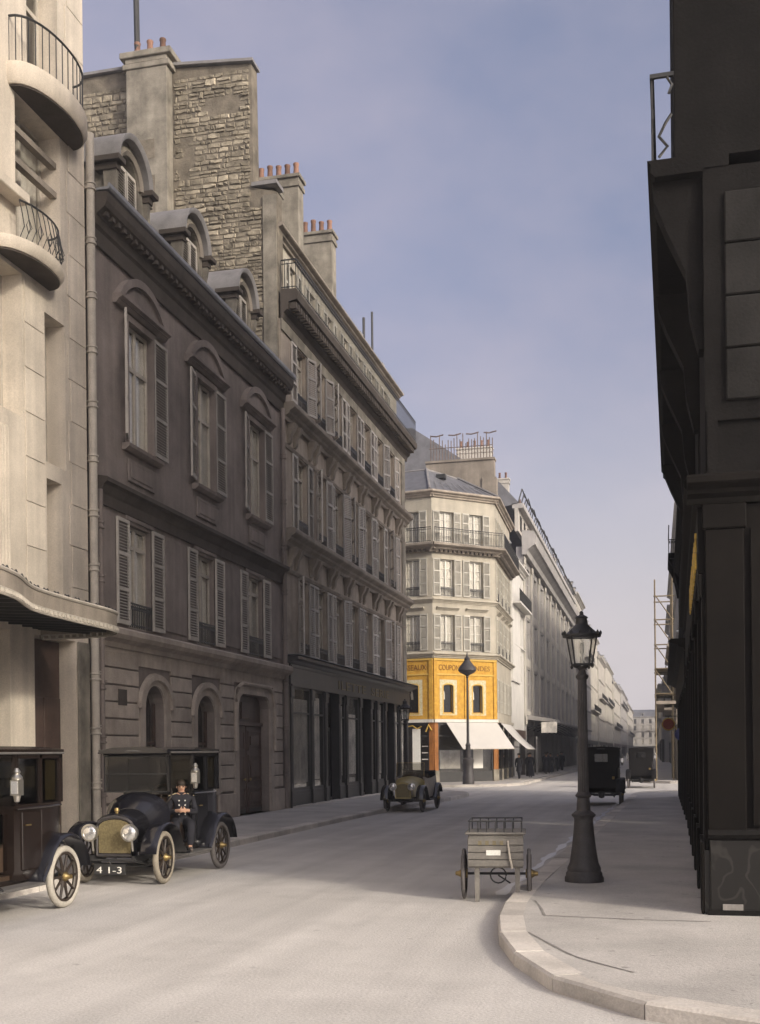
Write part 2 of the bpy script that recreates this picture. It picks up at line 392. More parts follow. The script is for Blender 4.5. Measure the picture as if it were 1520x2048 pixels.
def cornice(fr, x0, x1, z, h, d, m, name='cornice'):
    return fr.o(name, MB().prism(CORN(h, d), x0, x1).mesh('cornice'), m, (0, 0, z))

# ================================================================== SETTING
rd = O('road', MB().poly([(-400,-80,0),(400,-80,0),(400,900,0),(-400,900,0)]).mesh('road'), 'road'); tag(rd, kind='structure')
def flat_slab(name, pts, z, m, t=.3):
    me = plate(name, pts, t=t)
    for v in me.vertices: v.co = Vector((v.co.x, v.co.z, z-v.co.y))
    bm = bmesh.new(); bm.from_mesh(me); bmesh.ops.recalc_face_normals(bm, faces=bm.faces); bm.to_mesh(me); bm.free()
    o = O(name, me, m); return tag(o, kind='structure')
def resample(path, step):
    out = [Vector(path[0])]; acc = 0
    segs = [(Vector(a), Vector(b)) for a, b in zip(path, path[1:])]
    tot = sum((b-a).length for a, b in segs); n = max(1, round(tot/step)); d = tot/n; tgt = d; run = 0
    for a, b in segs:
        ln = (b-a).length
        while tgt <= run+ln+1e-6 and len(out) < n+1:
            out.append(a.lerp(b, (tgt-run)/ln)); tgt += d
        run += ln
    return out
def kerb(parent, path, side, step=1.25, wd=.3, h=.145):
    """individual kerb stones; side=+1 means the stone lies left of the path direction"""
    pts = resample(path, step)
    for i, (a, b) in enumerate(zip(pts, pts[1:])):
        d = (b-a).normalized(); nrm = Vector((-d.y, d.x))*side
        dn = lambda j: (( (pts[min(j+1,len(pts)-1)]-pts[max(j-1,0)]).normalized()))
        n0 = dn(i); n0 = Vector((-n0.y, n0.x))*side; n1 = dn(i+1); n1 = Vector((-n1.y, n1.x))*side
        g = .008; a2 = a+d*g; b2 = b-d*g; jz = random.uniform(-.006, .006); hh = h+jz
        ch = .025
        q = [(a2, 0, -.1), (b2, 0, -.1), (a2, 0, hh-ch), (b2, 0, hh-ch), (a2, ch, hh), (b2, ch, hh), (a2, wd, hh), (b2, wd, hh), (a2, wd, -.1), (b2, wd, -.1)]
        vs = []
        for k, (p, off, z) in enumerate(q):
            nn = n0 if k % 2 == 0 else n1
            vs.append((p.x+nn.x*off, p.y+nn.y*off, z))
        m = MB().add(vs, [(0,1,3,2),(2,3,5,4),(4,5,7,6),(6,7,9,8),(0,2,4,6,8),(1,9,7,5,3)])
        O('kerb_stone', m.mesh('kerb_stone'), 'kerb', parent)
# right pavement with its rounded corner
def arc_pts(pts, n=8):    # Catmull-Rom through 2-D points
    out = []; P = [Vector(p) for p in pts]
    for i in range(len(P)-1):
        p0 = P[max(i-1,0)]; p1 = P[i]; p2 = P[i+1]; p3 = P[min(i+2,len(P)-1)]
        for k in range(n):
            t = k/n; out.append(.5*((2*p1)+(p2-p0)*t+(2*p0-5*p1+4*p2-p3)*t*t+(3*p1-p0-3*p2+p3)*t**3))
    out.append(P[-1]); return out
KR = arc_pts([(40,6.2),(12,7.0),(4,7.7),(1.2,8.45),(-.47,9.45),(-.98,10.3),(-1.48,11.6),(-1.74,12.9),(-1.92,14.6),(-1.94,17)], 8) + [Vector((-1.2,45)), Vector((-1.05,52))] + arc_pts([(-.9,54.2),(-.2,56),(1.5,57.2),(4,57.6),(40,57.6)], 5)
inn = [Vector((p.x, p.y)) for p in KR]
rp = flat_slab('pavement_right', [(p.x+ (.28 if p.y > 15 and p.x < 3 else .2), p.y+(.2 if p.y < 14 else (-.28 if p.x > -.8 and p.y > 53 else 0))) for p in KR], .14, 'pavement')
kerb(rp, [tuple(p) for p in KR if p.x < 14], -1)
KL = [Vector((-9.3,-30)), Vector((-9.3,34)), Vector((-9.15,40)), Vector((-8.75,46)), Vector((-8.5,50))] + arc_pts([(-8.45,51.5),(-8.7,54.5),(-10.2,58),(-13,60.6),(-17,61.6),(-60,61.6)], 6)
lp_ = flat_slab('pavement_left', [(p.x-.28, p.y if p.x > -12 else p.y-.25) for p in KL]+[(-60,58),(-24,58),(-24,-30)], .14, 'pavement')
kerb(lp_, [tuple(p) for p in KL if p.x > -18 and p.y > 5] if False else [(-9.3,6)]+[tuple(p) for p in KL[1:] if p.x > -18], 1)
KF = [Vector((-60,67.2)), Vector((-14,67.2))] + arc_pts([(-11,67.3),(-9.3,68.2),(-8.35,70),(-8.1,73)], 5) + [Vector((-7.9,300)), Vector((-7.8,600))]
fp = flat_slab('pavement_far_left', [(p.x-.28, p.y+.28 if p.y < 72 else p.y) for p in KF]+[(-40,600),(-60,90)], .14, 'pavement')
kerb(fp, [tuple(p) for p in KF if p.x > -20 and p.y < 75]+[(-8.0,120)] if False else [(-18,67.2)]+[tuple(p) for p in KF[1:-2]]+[(-8.0,120)], -1, 1.6)
KQ = [Vector((40,73)), Vector((3,73))] + arc_pts([(1.2,73.2),(0,74),(-.6,75.6)], 5) + [Vector((-.5,300)), Vector((-.4,600))]
fq = flat_slab('pavement_far_right', [(p.x+.28, p.y+.28 if p.x > -.2 else p.y) for p in KQ]+[(20,600),(40,90)], .14, 'pavement')
kerb(fq, [(14,73)]+[tuple(p) for p in KQ[1:-2]]+[(-.55,110)], 1, 1.6)
# seams in the asphalt of the near pavement corner
for pts in ([(-1.55,15.1),(-1.42,14.5),(-1.3,13.75)], [(-1.35,12.45),(-1.0,11.6),(-.72,11.0),(-.2,10.35)], [(-1.3,13.75),(-.3,13.6),(.6,13.55)]):
    pp = arc_pts(pts, 6); m = MB(); wv = .014
    l0 = []; l1 = []
    for i, p in enumerate(pp):
        d = (pp[min(i+1,len(pp)-1)]-pp[max(i-1,0)]).normalized(); nn = Vector((-d.y, d.x))*wv*random.uniform(.6, 1.3)
        l0.append((p.x+nn.x, p.y+nn.y, .1445)); l1.append((p.x-nn.x, p.y-nn.y, .1445))
    m.loft([l0, l1], False, False); O('seam', m.mesh('seam'), 'seam', rp)
# water running in the gutter and the damp ground at the kerb corner
def ribbon(name, path, wfun, z, m):
    pp = path; l0 = []; l1 = []
    for i, p in enumerate(pp):
        d = (pp[min(i+1,len(pp)-1)]-pp[max(i-1,0)]).normalized(); nn = Vector((-d.y, d.x))
        a, b = wfun(i/(len(pp)-1)); l0.append((p.x+nn.x*a, p.y+nn.y*a, z)); l1.append((p.x-nn.x*b, p.y-nn.y*b, z))
    return O(name, MB().loft([l0, l1], False, False).mesh(name), m)
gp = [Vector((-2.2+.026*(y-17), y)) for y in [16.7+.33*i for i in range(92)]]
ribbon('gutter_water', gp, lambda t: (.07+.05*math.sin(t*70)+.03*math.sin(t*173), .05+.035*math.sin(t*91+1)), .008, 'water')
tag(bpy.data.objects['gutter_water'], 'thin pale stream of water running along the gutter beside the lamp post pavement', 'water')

# ================================================================== BUILDING 1 (sooty plaster, three bays)
def building_plaster():
    root = thing('plaster_townhouse', (-12.8, 31.8, 0), 'dark plaster townhouse with three arched roof dormers and louvred shutters behind the parked taxi', 'building')
    fr = Fr(root, (-12.8, 0, 0), 90)
    A = [(27.35,), (31.75,), (36.2,)]
    f1 = [(26.55,27.9), (30.98,32.35), (35.2,36.7)]; f2 = [(26.62,28.08), (31.08,32.46), (35.5,36.9)]
    holes = [arch(27.4,28.65,.9,3.3,.62), arch(30.85,32.3,.9,3.2,.62)]
    dz = 3.62; holes.append([(34.2,.14),(37.25,.14),(37.25,dz),(37.1,dz+.28),(36.85,dz+.4),(34.6,dz+.4),(34.35,dz+.28),(34.2,dz)])
    holes += [rect(a,b,5.3,7.9) for a, b in f1]+[rect(a,b,9.9,13.0) for a, b in f2]
    fr.o('wall', plate('wall', rect(24.78,38.98,-.05,15.0), holes, .4), 'plaster')
    for a, b in ((24.78,25.0), (38.7,38.97)): fr.o('side_wall', MB().box(a,b,.41,9,0,15.2).mesh('side_wall'), 'plaster')
    fr.o('interior', MB().box(25.1,38.6,1.0,1.1,.2,15.1).mesh('interior'), 'interior')
    # ground floor rusticated blocks
    segs = [(24.95,27.02), (29.03,30.47), (32.68,33.83), (37.62,38.6)]
    CACHEB = {}
    z = .95; row = 0
    while z < 4.5:
        for i, (a, b) in enumerate(segs):
            if i not in CACHEB: CACHEB[i] = MB().box(-(b-a)/2,(b-a)/2,-.055,.0,0,.375).mesh('rusticated_block', bevel=.015); CACHEB[i].materials.append(MATS['ashlar'])
            fr.o('rusticated_block', CACHEB[i], None, ((a+b)/2, -.002, z))
        z += .412; row += 1
    for a, b in ((24.85,27.2), (28.85,30.7), (32.45,34.0), (37.45,38.7)): fr.o('plinth', MB().box(a,b,-.09,-.002,.14,.88).mesh('plinth', bevel=.02), 'ashlar')
    # smooth stone around the openings
    def ring(out, inn, t, loc, m='ashlar', name='surround'): return fr.o(name, plate(name, out, [inn], t), m, loc)
    ring(arch(27.08,28.97,.9,3.3,.94), arch(27.4,28.65,.88,3.3,.62), .06, (0,-.062,0))
    ring(arch(30.53,32.62,.9,3.2,.94), arch(30.85,32.3,.88,3.2,.62), .06, (0,-.062,0))
    for a, b, zs in ((26.95,29.1,3.3), (30.4,32.75,3.2)):
        m = MB(); c = (a+b)/2; r = (b-a)/2; lp = []
        for i in range(17):
            t = math.pi*i/16; lp.append([(c+(r+dr)*math.cos(t), -.15+dy, zs+(r+dr-.12)*math.sin(t)*.95) for dr, dy in ((-.16,0),(0,0),(0,.12),(-.16,.12))])
        m.loft(lp); fr.o('hood_mould', m.mesh('hood_mould'), 'ashlar')
    do = [(33.85,.14),(37.6,.14),(37.6,dz+.1),(37.4,dz+.55),(37.0,dz+.72),(34.45,dz+.72),(34.05,dz+.55),(33.85,dz+.1)]
    di = [(34.2,.12)]+[(37.25,.12),(37.25,dz),(37.1,dz+.28),(36.85,dz+.4),(34.6,dz+.4),(34.35,dz+.28),(34.2,dz)]
    ring(do, di, .07, (0,-.072,0))
    m = MB(); pth = [(33.85,2.2),(33.85,dz+.1),(34.05,dz+.55),(34.45,dz+.72),(37.0,dz+.72),(37.4,dz+.55),(37.6,dz+.1),(37.6,2.2)]
    m.tube([(x,-.1,zz) for x, zz in pth], .07, 8); fr.o('door_mould', m.mesh('door_mould', True), 'ashlar')
    # upper ground-floor band and ledge
    fr.o('band', MB().box(24.9,38.7,-.045,-.002,4.36,4.72).mesh('band'), 'ashlar')
    fr.o('ledge', MB().prism([(0,0),(-.1,0),(-.14,.12),(-.3,.2),(-.36,.3),(-.36,.42),(-.3,.47),(0,.5)], 24.9, 38.95).mesh('ledge'), 'ashlar', (0,0,4.72))
    fr.o('belt_cornice', MB().prism([(0,0),(-.06,0),(-.08,.25),(-.12,.3),(-.2,.45),(-.28,.5),(-.28,.6),(0,.66)], 24.95, 38.9).mesh('belt'), 'sooty', (0,0,8.1))
    for a, b in ((28.8,30.2), (33.2,34.65), (37.6,38.6), (24.98,25.82)):
        fr.o('wall_panel', MB().box(a,b,-.04,-.002,5.42,7.9).mesh('wall_panel', bevel=.012), 'plaster')
    # openings ground floor
    for a, b, h in ((27.4,28.65,3.05), (30.85,32.3,2.95)):
        wd = b-a-.02
        d = MB().box(-wd/2,-wd/2+.09,0,.07,0,h-.5).box(wd/2-.09,wd/2,0,.07,0,h-.5).box(-wd/2,wd/2,0,.06,1.45,1.53).box(-.04,.04,0,.06,0,h-.2)
        g = fr.o('arched_window', d.mesh('arched_window'), 'doorwood', ((a+b)/2,.24,.92))
        O('pane', MB().box(-wd/2,wd/2,.03,.036,0,h).mesh('pane'), 'glass', g)
        O('lower_panel', MB().box(-wd/2+.09,-.04,.01,.05,0,1.2).box(.04,wd/2-.09,.01,.05,0,1.2).mesh('lower_panel'), 'doorwood', g)
    fr.o('wall_plaque', MB().box(25.85,26.3,-.075,-.058,3.33,3.72).mesh('wall_plaque'), 'sooty')
    for s, xx in ((0,34.22), (1,35.74)):
        d = MB().box(0,1.48,0,.08,0,2.85)
        for px0, px1, pz0, pz1 in ((.12,1.36,.2,.85), (.12,1.36,1.0,1.9), (.12,1.36,2.05,2.7)):
            d.box(px0,px1,-.03,0,pz0,pz0+.06); d.box(px0,px1,-.03,0,pz1-.06,pz1); d.box(px0,px0+.06,-.03,0,pz0,pz1); d.box(px1-.06,px1,-.03,0,pz0,pz1)
            d.box(px0+.2,px1-.2,-.045,0,pz0+.18,pz1-.18)
        lf = fr.o('door_leaf', d.mesh('door_leaf', bevel=.006), 'doorwood', (xx, .26 if s else .28, .16), 0)
        O('door_knob', MB().lathe([(.0,-.09),(.05,-.08),(.05,-.05),(.02,-.04),(.02,0)], 10, (.2 if s else 1.28,0,1.1), 'y').mesh('door_knob', True), 'brass', lf)
        O('kick_plate', MB().box(.15,1.33,-.05,-.03,.03,.14).mesh('kick_plate'), 'dust', lf)
    t = fr.o('door_transom', MB().box(34.22,37.22,.2,.36,3.02,3.14).box(34.22,37.22,.3,.36,3.14,4.0).box(35.3,36.1,.24,.3,3.25,3.8).mesh('door_transom', bevel=.01), 'doorwood')
    # first floor
    for i, (a, b) in enumerate(f1):
        window(fr, (a+b)/2, 5.3, b-a, 2.6, .13, .8, 0, (1,3,1)[i])
        shutter(fr, a-.68, 5.34, .66, 2.62, 'shutter'); shutter(fr, b+.03, 5.34, .7, 2.62, 'shutter')
        fr.o('window_railing', railing_mesh(b-a, .62, .1), 'iron', (a, -.02, 5.32))
        fr.o('lintel', MB().box(a-.15,b+.15,-.05,-.002,7.99,8.09).mesh('lintel'), 'plaster')
    # second floor
    for i, (a, b) in enumerate(f2):
        window(fr, (a+b)/2, 9.9, b-a, 3.1, .12, .66, 0, (1,1,1)[i])
        c = (a+b)/2
        ring(rect(a-.13,b+.13,9.86,13.16), rect(a,b,9.84,13.0), .07, (0,-.072,0), 'plaster', 'window_surround')
        fr.o('window_sill', MB().prism([(0,0),(-.1,0),(-.2,.08),(-.22,.16),(0,.18)], a-.32, b+.3).mesh('window_sill'), 'plaster', (0,0,9.7))
        fr.o('relief_panel', MB().box(a-.05,b+.05,-.05,-.002,8.98,9.55).box(a+.1,b-.1,-.065,-.05,9.08,9.45).mesh('relief_panel', bevel=.015), 'plaster')
        # segmental pediment
        x0, x1 = c-1.42, c+1.42; ou = segarc(x0,x1,13.42,.78); inn_ = segarc(x0+.28,x1-.28,13.5,.5)
        fr.o('pediment', plate('pediment', [(x0,13.28)]+[(x1,13.28)]+ou[::-1], [inn_], .19), 'plaster', (0,-.192,0))
        fr.o('pediment_field', plate('field', [(x0+.1,13.3),(x1-.1,13.3)]+segarc(x0+.1,x1-.1,13.45,.68)[::-1], [], .08), 'plaster', (0,-.10,0))
        fr.o('pediment_base', MB().prism([(0,0),(-.1,0),(-.18,.1),(-.27,.14),(-.27,.2),(0,.23)], x0-.05, x1+.05).mesh('pediment_base'), 'plaster', (0,0,13.2))
        shutter(fr, b+.06, 9.98, .82, 3.08, 'shutter')
        sh = shutter(fr, a-.04, 9.98, .7, 3.08, 'shutter', math.pi+(.42,.2,.22)[i], -.06)
    # main cornice and gutter
    fr.o('roof_cornice', MB().prism([(0,0),(-.07,0),(-.09,.35),(-.15,.42),(-.18,.62),(-.4,.78),(-.45,.9),(-.48,1.1),(0,1.16)], 24.72, 39.0).mesh('roof_cornice'), 'sooty', (0,0,14.2))
    fr.o('gutter', MB().prism([(-.02,0),(-.49,0),(-.53,.05),(-.53,.14),(-.49,.14),(-.47,.06),(-.02,.05)], 24.72, 39.1).mesh('gutter'), 'zinc', (0,0,15.365))
    md = MB()
    for i in range(46): md.box(24.9+i*.31,24.9+i*.31+.14,-.36,-.19,14.84,14.94)
    tag(fr.o('modillions', md.mesh('modillions'), 'sooty'), kind='stuff')
    # roof
    fr.o('roof', MB().loft([[(24.8,.12,15.42),(24.8,3.6,17.3),(24.8,9,18.0),(24.8,9,15)], [(38.95,.12,15.42),(38.95,3.6,17.3),(38.95,9,18.0),(38.95,9,15)]]).mesh('roof'), 'zinc')
    sm = MB()
    for i in range(24): sm.loft([[(25+i*.6-.02,.1,15.43),(25+i*.6+.02,.1,15.43),(25+i*.6+.02,.1,15.47),(25+i*.6-.02,.1,15.47)], [(25+i*.6-.02,3.6,17.3),(25+i*.6+.02,3.6,17.3),(25+i*.6+.02,3.6,17.35),(25+i*.6-.02,3.6,17.35)]])
    tag(fr.o('roof_seams', sm.mesh('roof_seams'), 'zinc'), kind='stuff')
    # dormers
    for c in (27.45, 31.6, 35.9):
        y0 = .3
        b = fr.o('dormer', plate('dormer', arch(c-.86,c+.86,15.3,17.05,.86,16), [arch(c-.58,c+.58,15.62,16.95,.58,12)], 1.6), 'render', (0,y0,0))
        hood = MB(); lp = []
        for i in range(19):
            t = math.pi*i/18; lp.append([(c+(.86+dr)*math.cos(t), yy, 17.05+(.86+dr)*math.sin(t)) for dr, yy in ((.0,y0-.2),(.09,y0-.26),(.13,y0-.26),(.13,y0+1.7),(.0,y0+1.7))])
        hood.loft(lp); O('dormer_hood', hood.mesh('hood', True), 'lead', b, Matrix.Translation((0,-y0,0)))
        ri = MB(); lp = []
        for i in range(17):
            t = math.pi*i/16; lp.append([(c+(.59+dr)*math.cos(t), yy, 16.95+(.59+dr)*math.sin(t)) for dr, yy in ((.0,y0-.06),(.09,y0-.12),(.11,y0-.05),(.11,y0),(.0,y0))])
        ri.loft(lp); O('dormer_mould', ri.mesh('dm', True), 'stone2d', b, Matrix.Translation((0,-y0,0)))
        for s in (-1, 1):
            O('dormer_impost', MB().box(c+s*.98-.2,c+s*.98+.2,-.32,.5,16.92,17.06).box(c+s*.95-.12,c+s*.95+.12,-.2,.4,16.75,16.92).mesh('impost', bevel=.01), 'sooty', b)
            O('dormer_console', MB().loft([[(c+s*.86,-.02,15.4),(c+s*1.35,-.02,15.4),(c+s*1.35,.2,15.4),(c+s*.86,.2,15.4)], [(c+s*.86,-.04,15.75),(c+s*1.1,-.04,15.75),(c+s*1.1,.2,15.75),(c+s*.86,.2,15.75)], [(c+s*.86,-.1,16.3),(c+s*.95,-.1,16.3),(c+s*.95,.2,16.3),(c+s*.86,.2,16.3)], [(c+s*.86,-.16,16.75),(c+s*1.02,-.16,16.75),(c+s*1.02,.2,16.75),(c+s*.86,.2,16.75)]]).mesh('console'), 'render', b)
        O('dormer_glass', plate('dg', arch(c-.6,c+.6,15.6,16.95,.6), [], .02), 'glass', b, Matrix.Translation((0,.3,0)))
        O('dormer_backing', plate('db', arch(c-.6,c+.6,15.5,16.95,.6), [], .02), 'interior', b, Matrix.Translation((0,.9,0)))
        shutter(fr, c+.02, 15.62, .55, 1.6, 'shutter', 0, y0+.1, 1); shutter(fr, c-.57, 15.62, .55, 1.6, 'shutter', 0, y0+.1, 1)
    chimney(fr, 29.0, 30.1, .9, 1.7, 15.6, 18.0, 'render', 2)
    # drainpipes
    def pipe(x, y, z0, z1, r, m, zc):
        p = MB().tube([(x,y,z0),(x,y,z1)], r, 12)
        for z in zc:
            p.lathe([(r+.005,-.09),(r+.035,-.08),(r+.035,-.05),(r+.008,-.04),(r+.008,.04),(r+.03,.05),(r+.03,.08),(r+.005,.09)], 12, (x,y,z)); p.box(x+r,x+r+.16,y-.02,y+.02,z+.12,z+.15)
        fr.o('drainpipe', p.mesh('drainpipe', True), m)
    pipe(24.55, -.12, .2, 16.6, .10, 'frame', [1.4+1.27*i for i in range(12)])
    pipe(24.93, -.1, .2, 8.4, .065, 'plaster', [1.2+1.27*i for i in range(6)])
    pipe(38.78, -.12, .2, 14.3, .08, 'plaster', [1.4+1.6*i for i in range(8)])
building_plaster()

# ================================================================== BUILDING 2 (long shuttered, shop at its foot, rubble gable)
def building_long():
    root = thing('shuttered_apartment_house', (-12.8, 49, 0), 'long sooty apartment house with shuttered rows above a dark shopfront, rubble gable', 'building')
    fr = Fr(root, (-12.8, 0, 0), 90)
    Y0, Y1 = 39.0, 59.6
    cs = [41.37+2.53*i for i in range(7)]
    holes = []
    rows = [(5.7,2.85), (10.25,2.8), (14.95,2.2)]
    for c in cs:
        for z, h in rows: holes.append(rect(c-.62,c+.62,z,z+h))
    fr.o('wall', plate('wall', rect(Y0+.02,Y1,5.3,17.6), holes, .4), 'stone2')
    fr.o('side_wall', MB().box(Y1-.4,Y1-.02,.41,11,0,18.4).mesh('side_wall'), 'stone2')
    fr.o('corner_quoin', MB().box(Y1-.75,Y1+.03,-.05,-.002,5.5,17.5).mesh('quoin'), 'render')
    fr.o('interior', MB().box(Y0+.3,Y1-.4,1.1,1.2,.2,20.8).mesh('interior'), 'interior')
    for ri, (z, h) in enumerate(rows):
        for i, c in enumerate(cs):
            window(fr, c, z, 1.24, h, .16, .78, 0, random.choice((1,1,2,3)))
            closed = (ri, i) in ((2,1), (1,5))
            shutter(fr, c+.64, z+.02, .6, h, 'shutter2', random.choice((0,0,-.06,-.12,-.3))); shutter(fr, c-.64, z+.02, .6, h, 'shutter2', math.pi+random.choice((0,.05,.1,.25,.6)), -.07)
            fr.o('window_railing', railing_mesh(1.24, .5, .1), 'iron', (c-.62, -.03, z+.02))
            fr.o('window_sill', MB().box(c-.75,c+.75,-.12,-.002,z-.1,z+.0).mesh('window_sill'), 'stone2')
    # entablatures with consoles
    con = MB().loft([[(-.11,0,0),(.11,0,0),(.11,-.05,0),(-.11,-.05,0)], [(-.12,0,.12),(.12,0,.12),(.12,-.12,.1),(-.12,-.12,.1)], [(-.11,0,.35),(.11,0,.35),(.11,-.14,.33),(-.11,-.14,.33)], [(-.14,0,.55),(.14,0,.55),(.14,-.26,.52),(-.14,-.26,.52)], [(-.15,0,.72),(.15,0,.72),(.15,-.32,.72),(-.15,-.32,.72)]]).mesh('console', True)
    for z in (8.62, 13.1):
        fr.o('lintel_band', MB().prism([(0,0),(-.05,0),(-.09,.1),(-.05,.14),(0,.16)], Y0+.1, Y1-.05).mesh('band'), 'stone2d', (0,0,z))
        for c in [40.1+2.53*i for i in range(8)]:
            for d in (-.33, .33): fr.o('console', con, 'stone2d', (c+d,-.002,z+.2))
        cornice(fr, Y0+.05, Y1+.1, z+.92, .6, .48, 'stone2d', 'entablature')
    # top cornice, balcony
    fr.o('frieze', MB().box(Y0,Y1,-.06,-.002,17.2,17.6).mesh('frieze'), 'render')
    fr.o('balcony_cornice', MB().prism([(0,0),(-.08,0),(-.12,.2),(-.26,.3),(-.3,.55),(-.62,.62),(-.66,.85),(-.6,1.0),(0,1.02)], Y0-.0, Y1+.45).mesh('bc'), 'sooty', (0,0,17.6))
    md = MB()
    for i in range(68): md.box(Y0+.08+i*.305,Y0+.24+i*.305,-.56,-.31,17.93,18.16)
    tag(fr.o('modillions', md.mesh('modillions'), 'sooty'), kind='stuff')
    fr.o('balcony_railing', railing_mesh(Y1-Y0+.35, 1.05, .17, False, 'bal'), 'iron', (Y0+.03,-.58,18.62))
    fr.o('balcony_railing', railing_mesh(.55, 1.05, .12, False, 'bal'), 'iron', (Y0+.04,-.02,18.62), -math.pi/2)
    ho = [rect(c-.5,c+.5,18.7,20.35) for c in cs]
    fr.o('attic_wall', plate('attic', rect(Y0+.1,Y1-.3,18.3,20.7), ho, .3), 'corner', (0,.3,0))
    for c in cs:
        window(fr, c, 18.7, 1.0, 1.65, .4, .0, 0, 1)
        shutter(fr, c+.5, 18.72, .5, 1.6, 'shutter3', 0, .28, 1); shutter(fr, c-1.0, 18.72, .5, 1.6, 'shutter3', 0, .28, 1)
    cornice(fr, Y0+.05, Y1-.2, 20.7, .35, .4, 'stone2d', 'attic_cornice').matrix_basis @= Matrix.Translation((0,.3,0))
    fr.o('roof', MB().loft([[(Y0+.1,.2,21.06),(Y0+.1,3.0,23.2),(Y0+.1,11,24.4),(Y0+.1,11,18)], [(Y1-.25,.2,21.06),(Y1-.25,3.0,23.2),(Y1-.25,11,24.4),(Y1-.25,11,18)]]).mesh('roof'), 'slate')
    for x in (52.6, 57.1): fr.o('skylight', MB().box(x,x+.5,.5,.62,21.4,22.0).mesh('skylight'), 'zinc')
    # chimney stacks
    chimney(fr, 44.9, 45.6, 1.12, 3.0, 20, 25.75, 'render', 5, 'y'); chimney(fr, 49.9, 50.6, 1.12, 2.65, 20, 25.65, 'render', 4, 'y')
    fr.o('flue_pipe', MB().tube([(57.2,1.5,21.5),(57.2,1.5,24.4)], .07, 8).tube([(58.6,1.4,21.5),(58.6,1.4,25.2)], .06, 8).mesh('flue'), 'iron')
    # shop front ----------------------------------------------------------
    fr.o('shop_fascia', MB().box(Y0+.25,Y1+.1,-.16,.1,4.55,5.32).mesh('fascia'), 'shopwood')
    fr.o('shop_cornice', MB().prism([(0,0),(-.18,0),(-.3,.1),(-.5,.14),(-.52,.24),(0,.3)], Y0+.1, Y1+.55).mesh('shopcornice'), 'shopwood', (0,0,5.33))
    fr.o('shop_cornice_lead', MB().box(Y0+.1,Y1+.55,-.53,0,5.632,5.645).mesh('lead'), 'zinc')
    fr.o('fascia_mould', MB().box(Y0+.3,Y1,-.2,-.162,4.52,4.60).box(Y0+.3,Y1,-.2,-.162,5.2,5.26).mesh('fm'), 'shopwood')
    tx = text_mesh('ILETTE  SERIE', .52, .012, 9.2); fr.o('sign_lettering', tx, 'dimgold', (50.2,-.175,4.72))
    pil = [39.45, 42.05, 43.9, 45.9, 47.1, 49.4, 51.4, 52.6, 54.3, 56.2, 57.6, 59.25]
    for x in pil:
        p = MB().box(x-.16,x+.16,-.14,.2,.14,4.55).box(x-.2,x+.2,-.18,-.14,.14,.75).box(x-.2,x+.2,-.18,-.14,4.1,4.5).box(x-.09,x+.09,-.16,-.14,1.0,3.9)
        fr.o('shop_pilaster', p.mesh('pilaster', bevel=.01), 'shopwood')
    doors = {2, 5, 8}
    for i, (a, b) in enumerate(zip(pil, pil[1:])):
        a += .16; b -= .16
        if i in doors:
            d = fr.o('shop_door', MB().box(a,b,.25,.31,.16,.75).box(a,a+.12,.25,.31,.75,3.1).box(b-.12,b,.25,.31,.75,3.1).box(a,b,.25,.31,3.0,3.15).box(a,b,.25,.31,4.4,4.54).mesh('sd', bevel=.008), 'shopwood')
            O('pane', MB().box(a+.1,b-.1,.27,.28,.7,4.45).mesh('pane'), 'glass', d)
            O('door_handle', MB().tube([(a+.17,.2,1.0),(a+.17,.2,1.6)], .015, 6).mesh('dh'), 'brass', d)
        else:
            fr.o('stall_riser', MB().box(a,b,-.08,.2,.14,.74).box(a+.1,b-.1,-.1,-.08,.24,.62).mesh('sr', bevel=.012), 'shopwood')
            wn = fr.o('shop_window', MB().box(a,a+.07,-.06,.02,.74,4.55).box(b-.07,b,-.06,.02,.74,4.55).box(a,b,-.06,.02,.74,.84).box(a,b,-.06,.02,4.45,4.55).box(a,b,-.05,.01,3.55,3.62).mesh('sw'), 'shopwood')
            O('pane', MB().box(a+.05,b-.05,-.02,-.012,.78,4.5).mesh('pane'), 'glass', wn)
            if b-a > .8:
                lo = random.uniform(.78, .95)
                O('blind_or_reflection', MB().box(a+.1,a+.1+(b-a-.2)*random.uniform(.75,1),.004,.012,random.uniform(.92,1.3),random.uniform(3.7,4.42)).mesh('bl'), 'display', wn)  # pale sheet behind the glass stands in for bright reflections in it
            O('display_stand', MB().box(a+.1,b-.1,.1,.28,.84,.9+random.uniform(.1,.5)).mesh('ds', bevel=.02), 'display', wn)
            for k in range(3):
                zz = random.uniform(1.2,3.4); xx = random.uniform(a+.15, max(a+.2,b-.4))
                O('display_card', MB().box(xx,xx+random.uniform(.15,.4),.18,.19,zz,zz+random.uniform(.15,.5)).mesh('dc'), random.choice(('display','curtain','doorwood')), wn)
    fr.o('shop_backing', MB().box(Y0+.3,Y1-.1,.9,.95,.2,4.6).mesh('sb'), 'interior')
    fr.o('ground_wall', MB().box(Y0+.02,Y0+.3,-.1,.3,0,5.5).mesh('gw'), 'stone2d')
    fr.o('shop_step', MB().box(Y0+.3,Y1,-.2,-.02,.141,.2).mesh('step'), 'kerb')
    # rubble gable towards the townhouse: local y = -(X+12.8), proud towards -x
    out = [(0.08,14),(9.5,14),(9.5,27.2),(5.6,27.22),(4.0,27.05),(1.0,26.8),(.95,22.35),(.08,22.1)]
    me = plate('gable', [(-y, z) for y, z in out], [], .6)
    for v in me.vertices: v.co = Vector((39.0+v.co.y, -v.co.x, v.co.z))
    bm = bmesh.new(); bm.from_mesh(me); bmesh.ops.recalc_face_normals(bm, faces=bm.faces); bm.to_mesh(me); bm.free()
    gb = fr.o('gable_wall', me, 'mortar')
    def ingable(y, z): return y > .3 and (z < 21.9 if y < 1.1 else z < 26.6) and not (3.9 < y < 5.75)
    rs = random.Random(3); stones = []
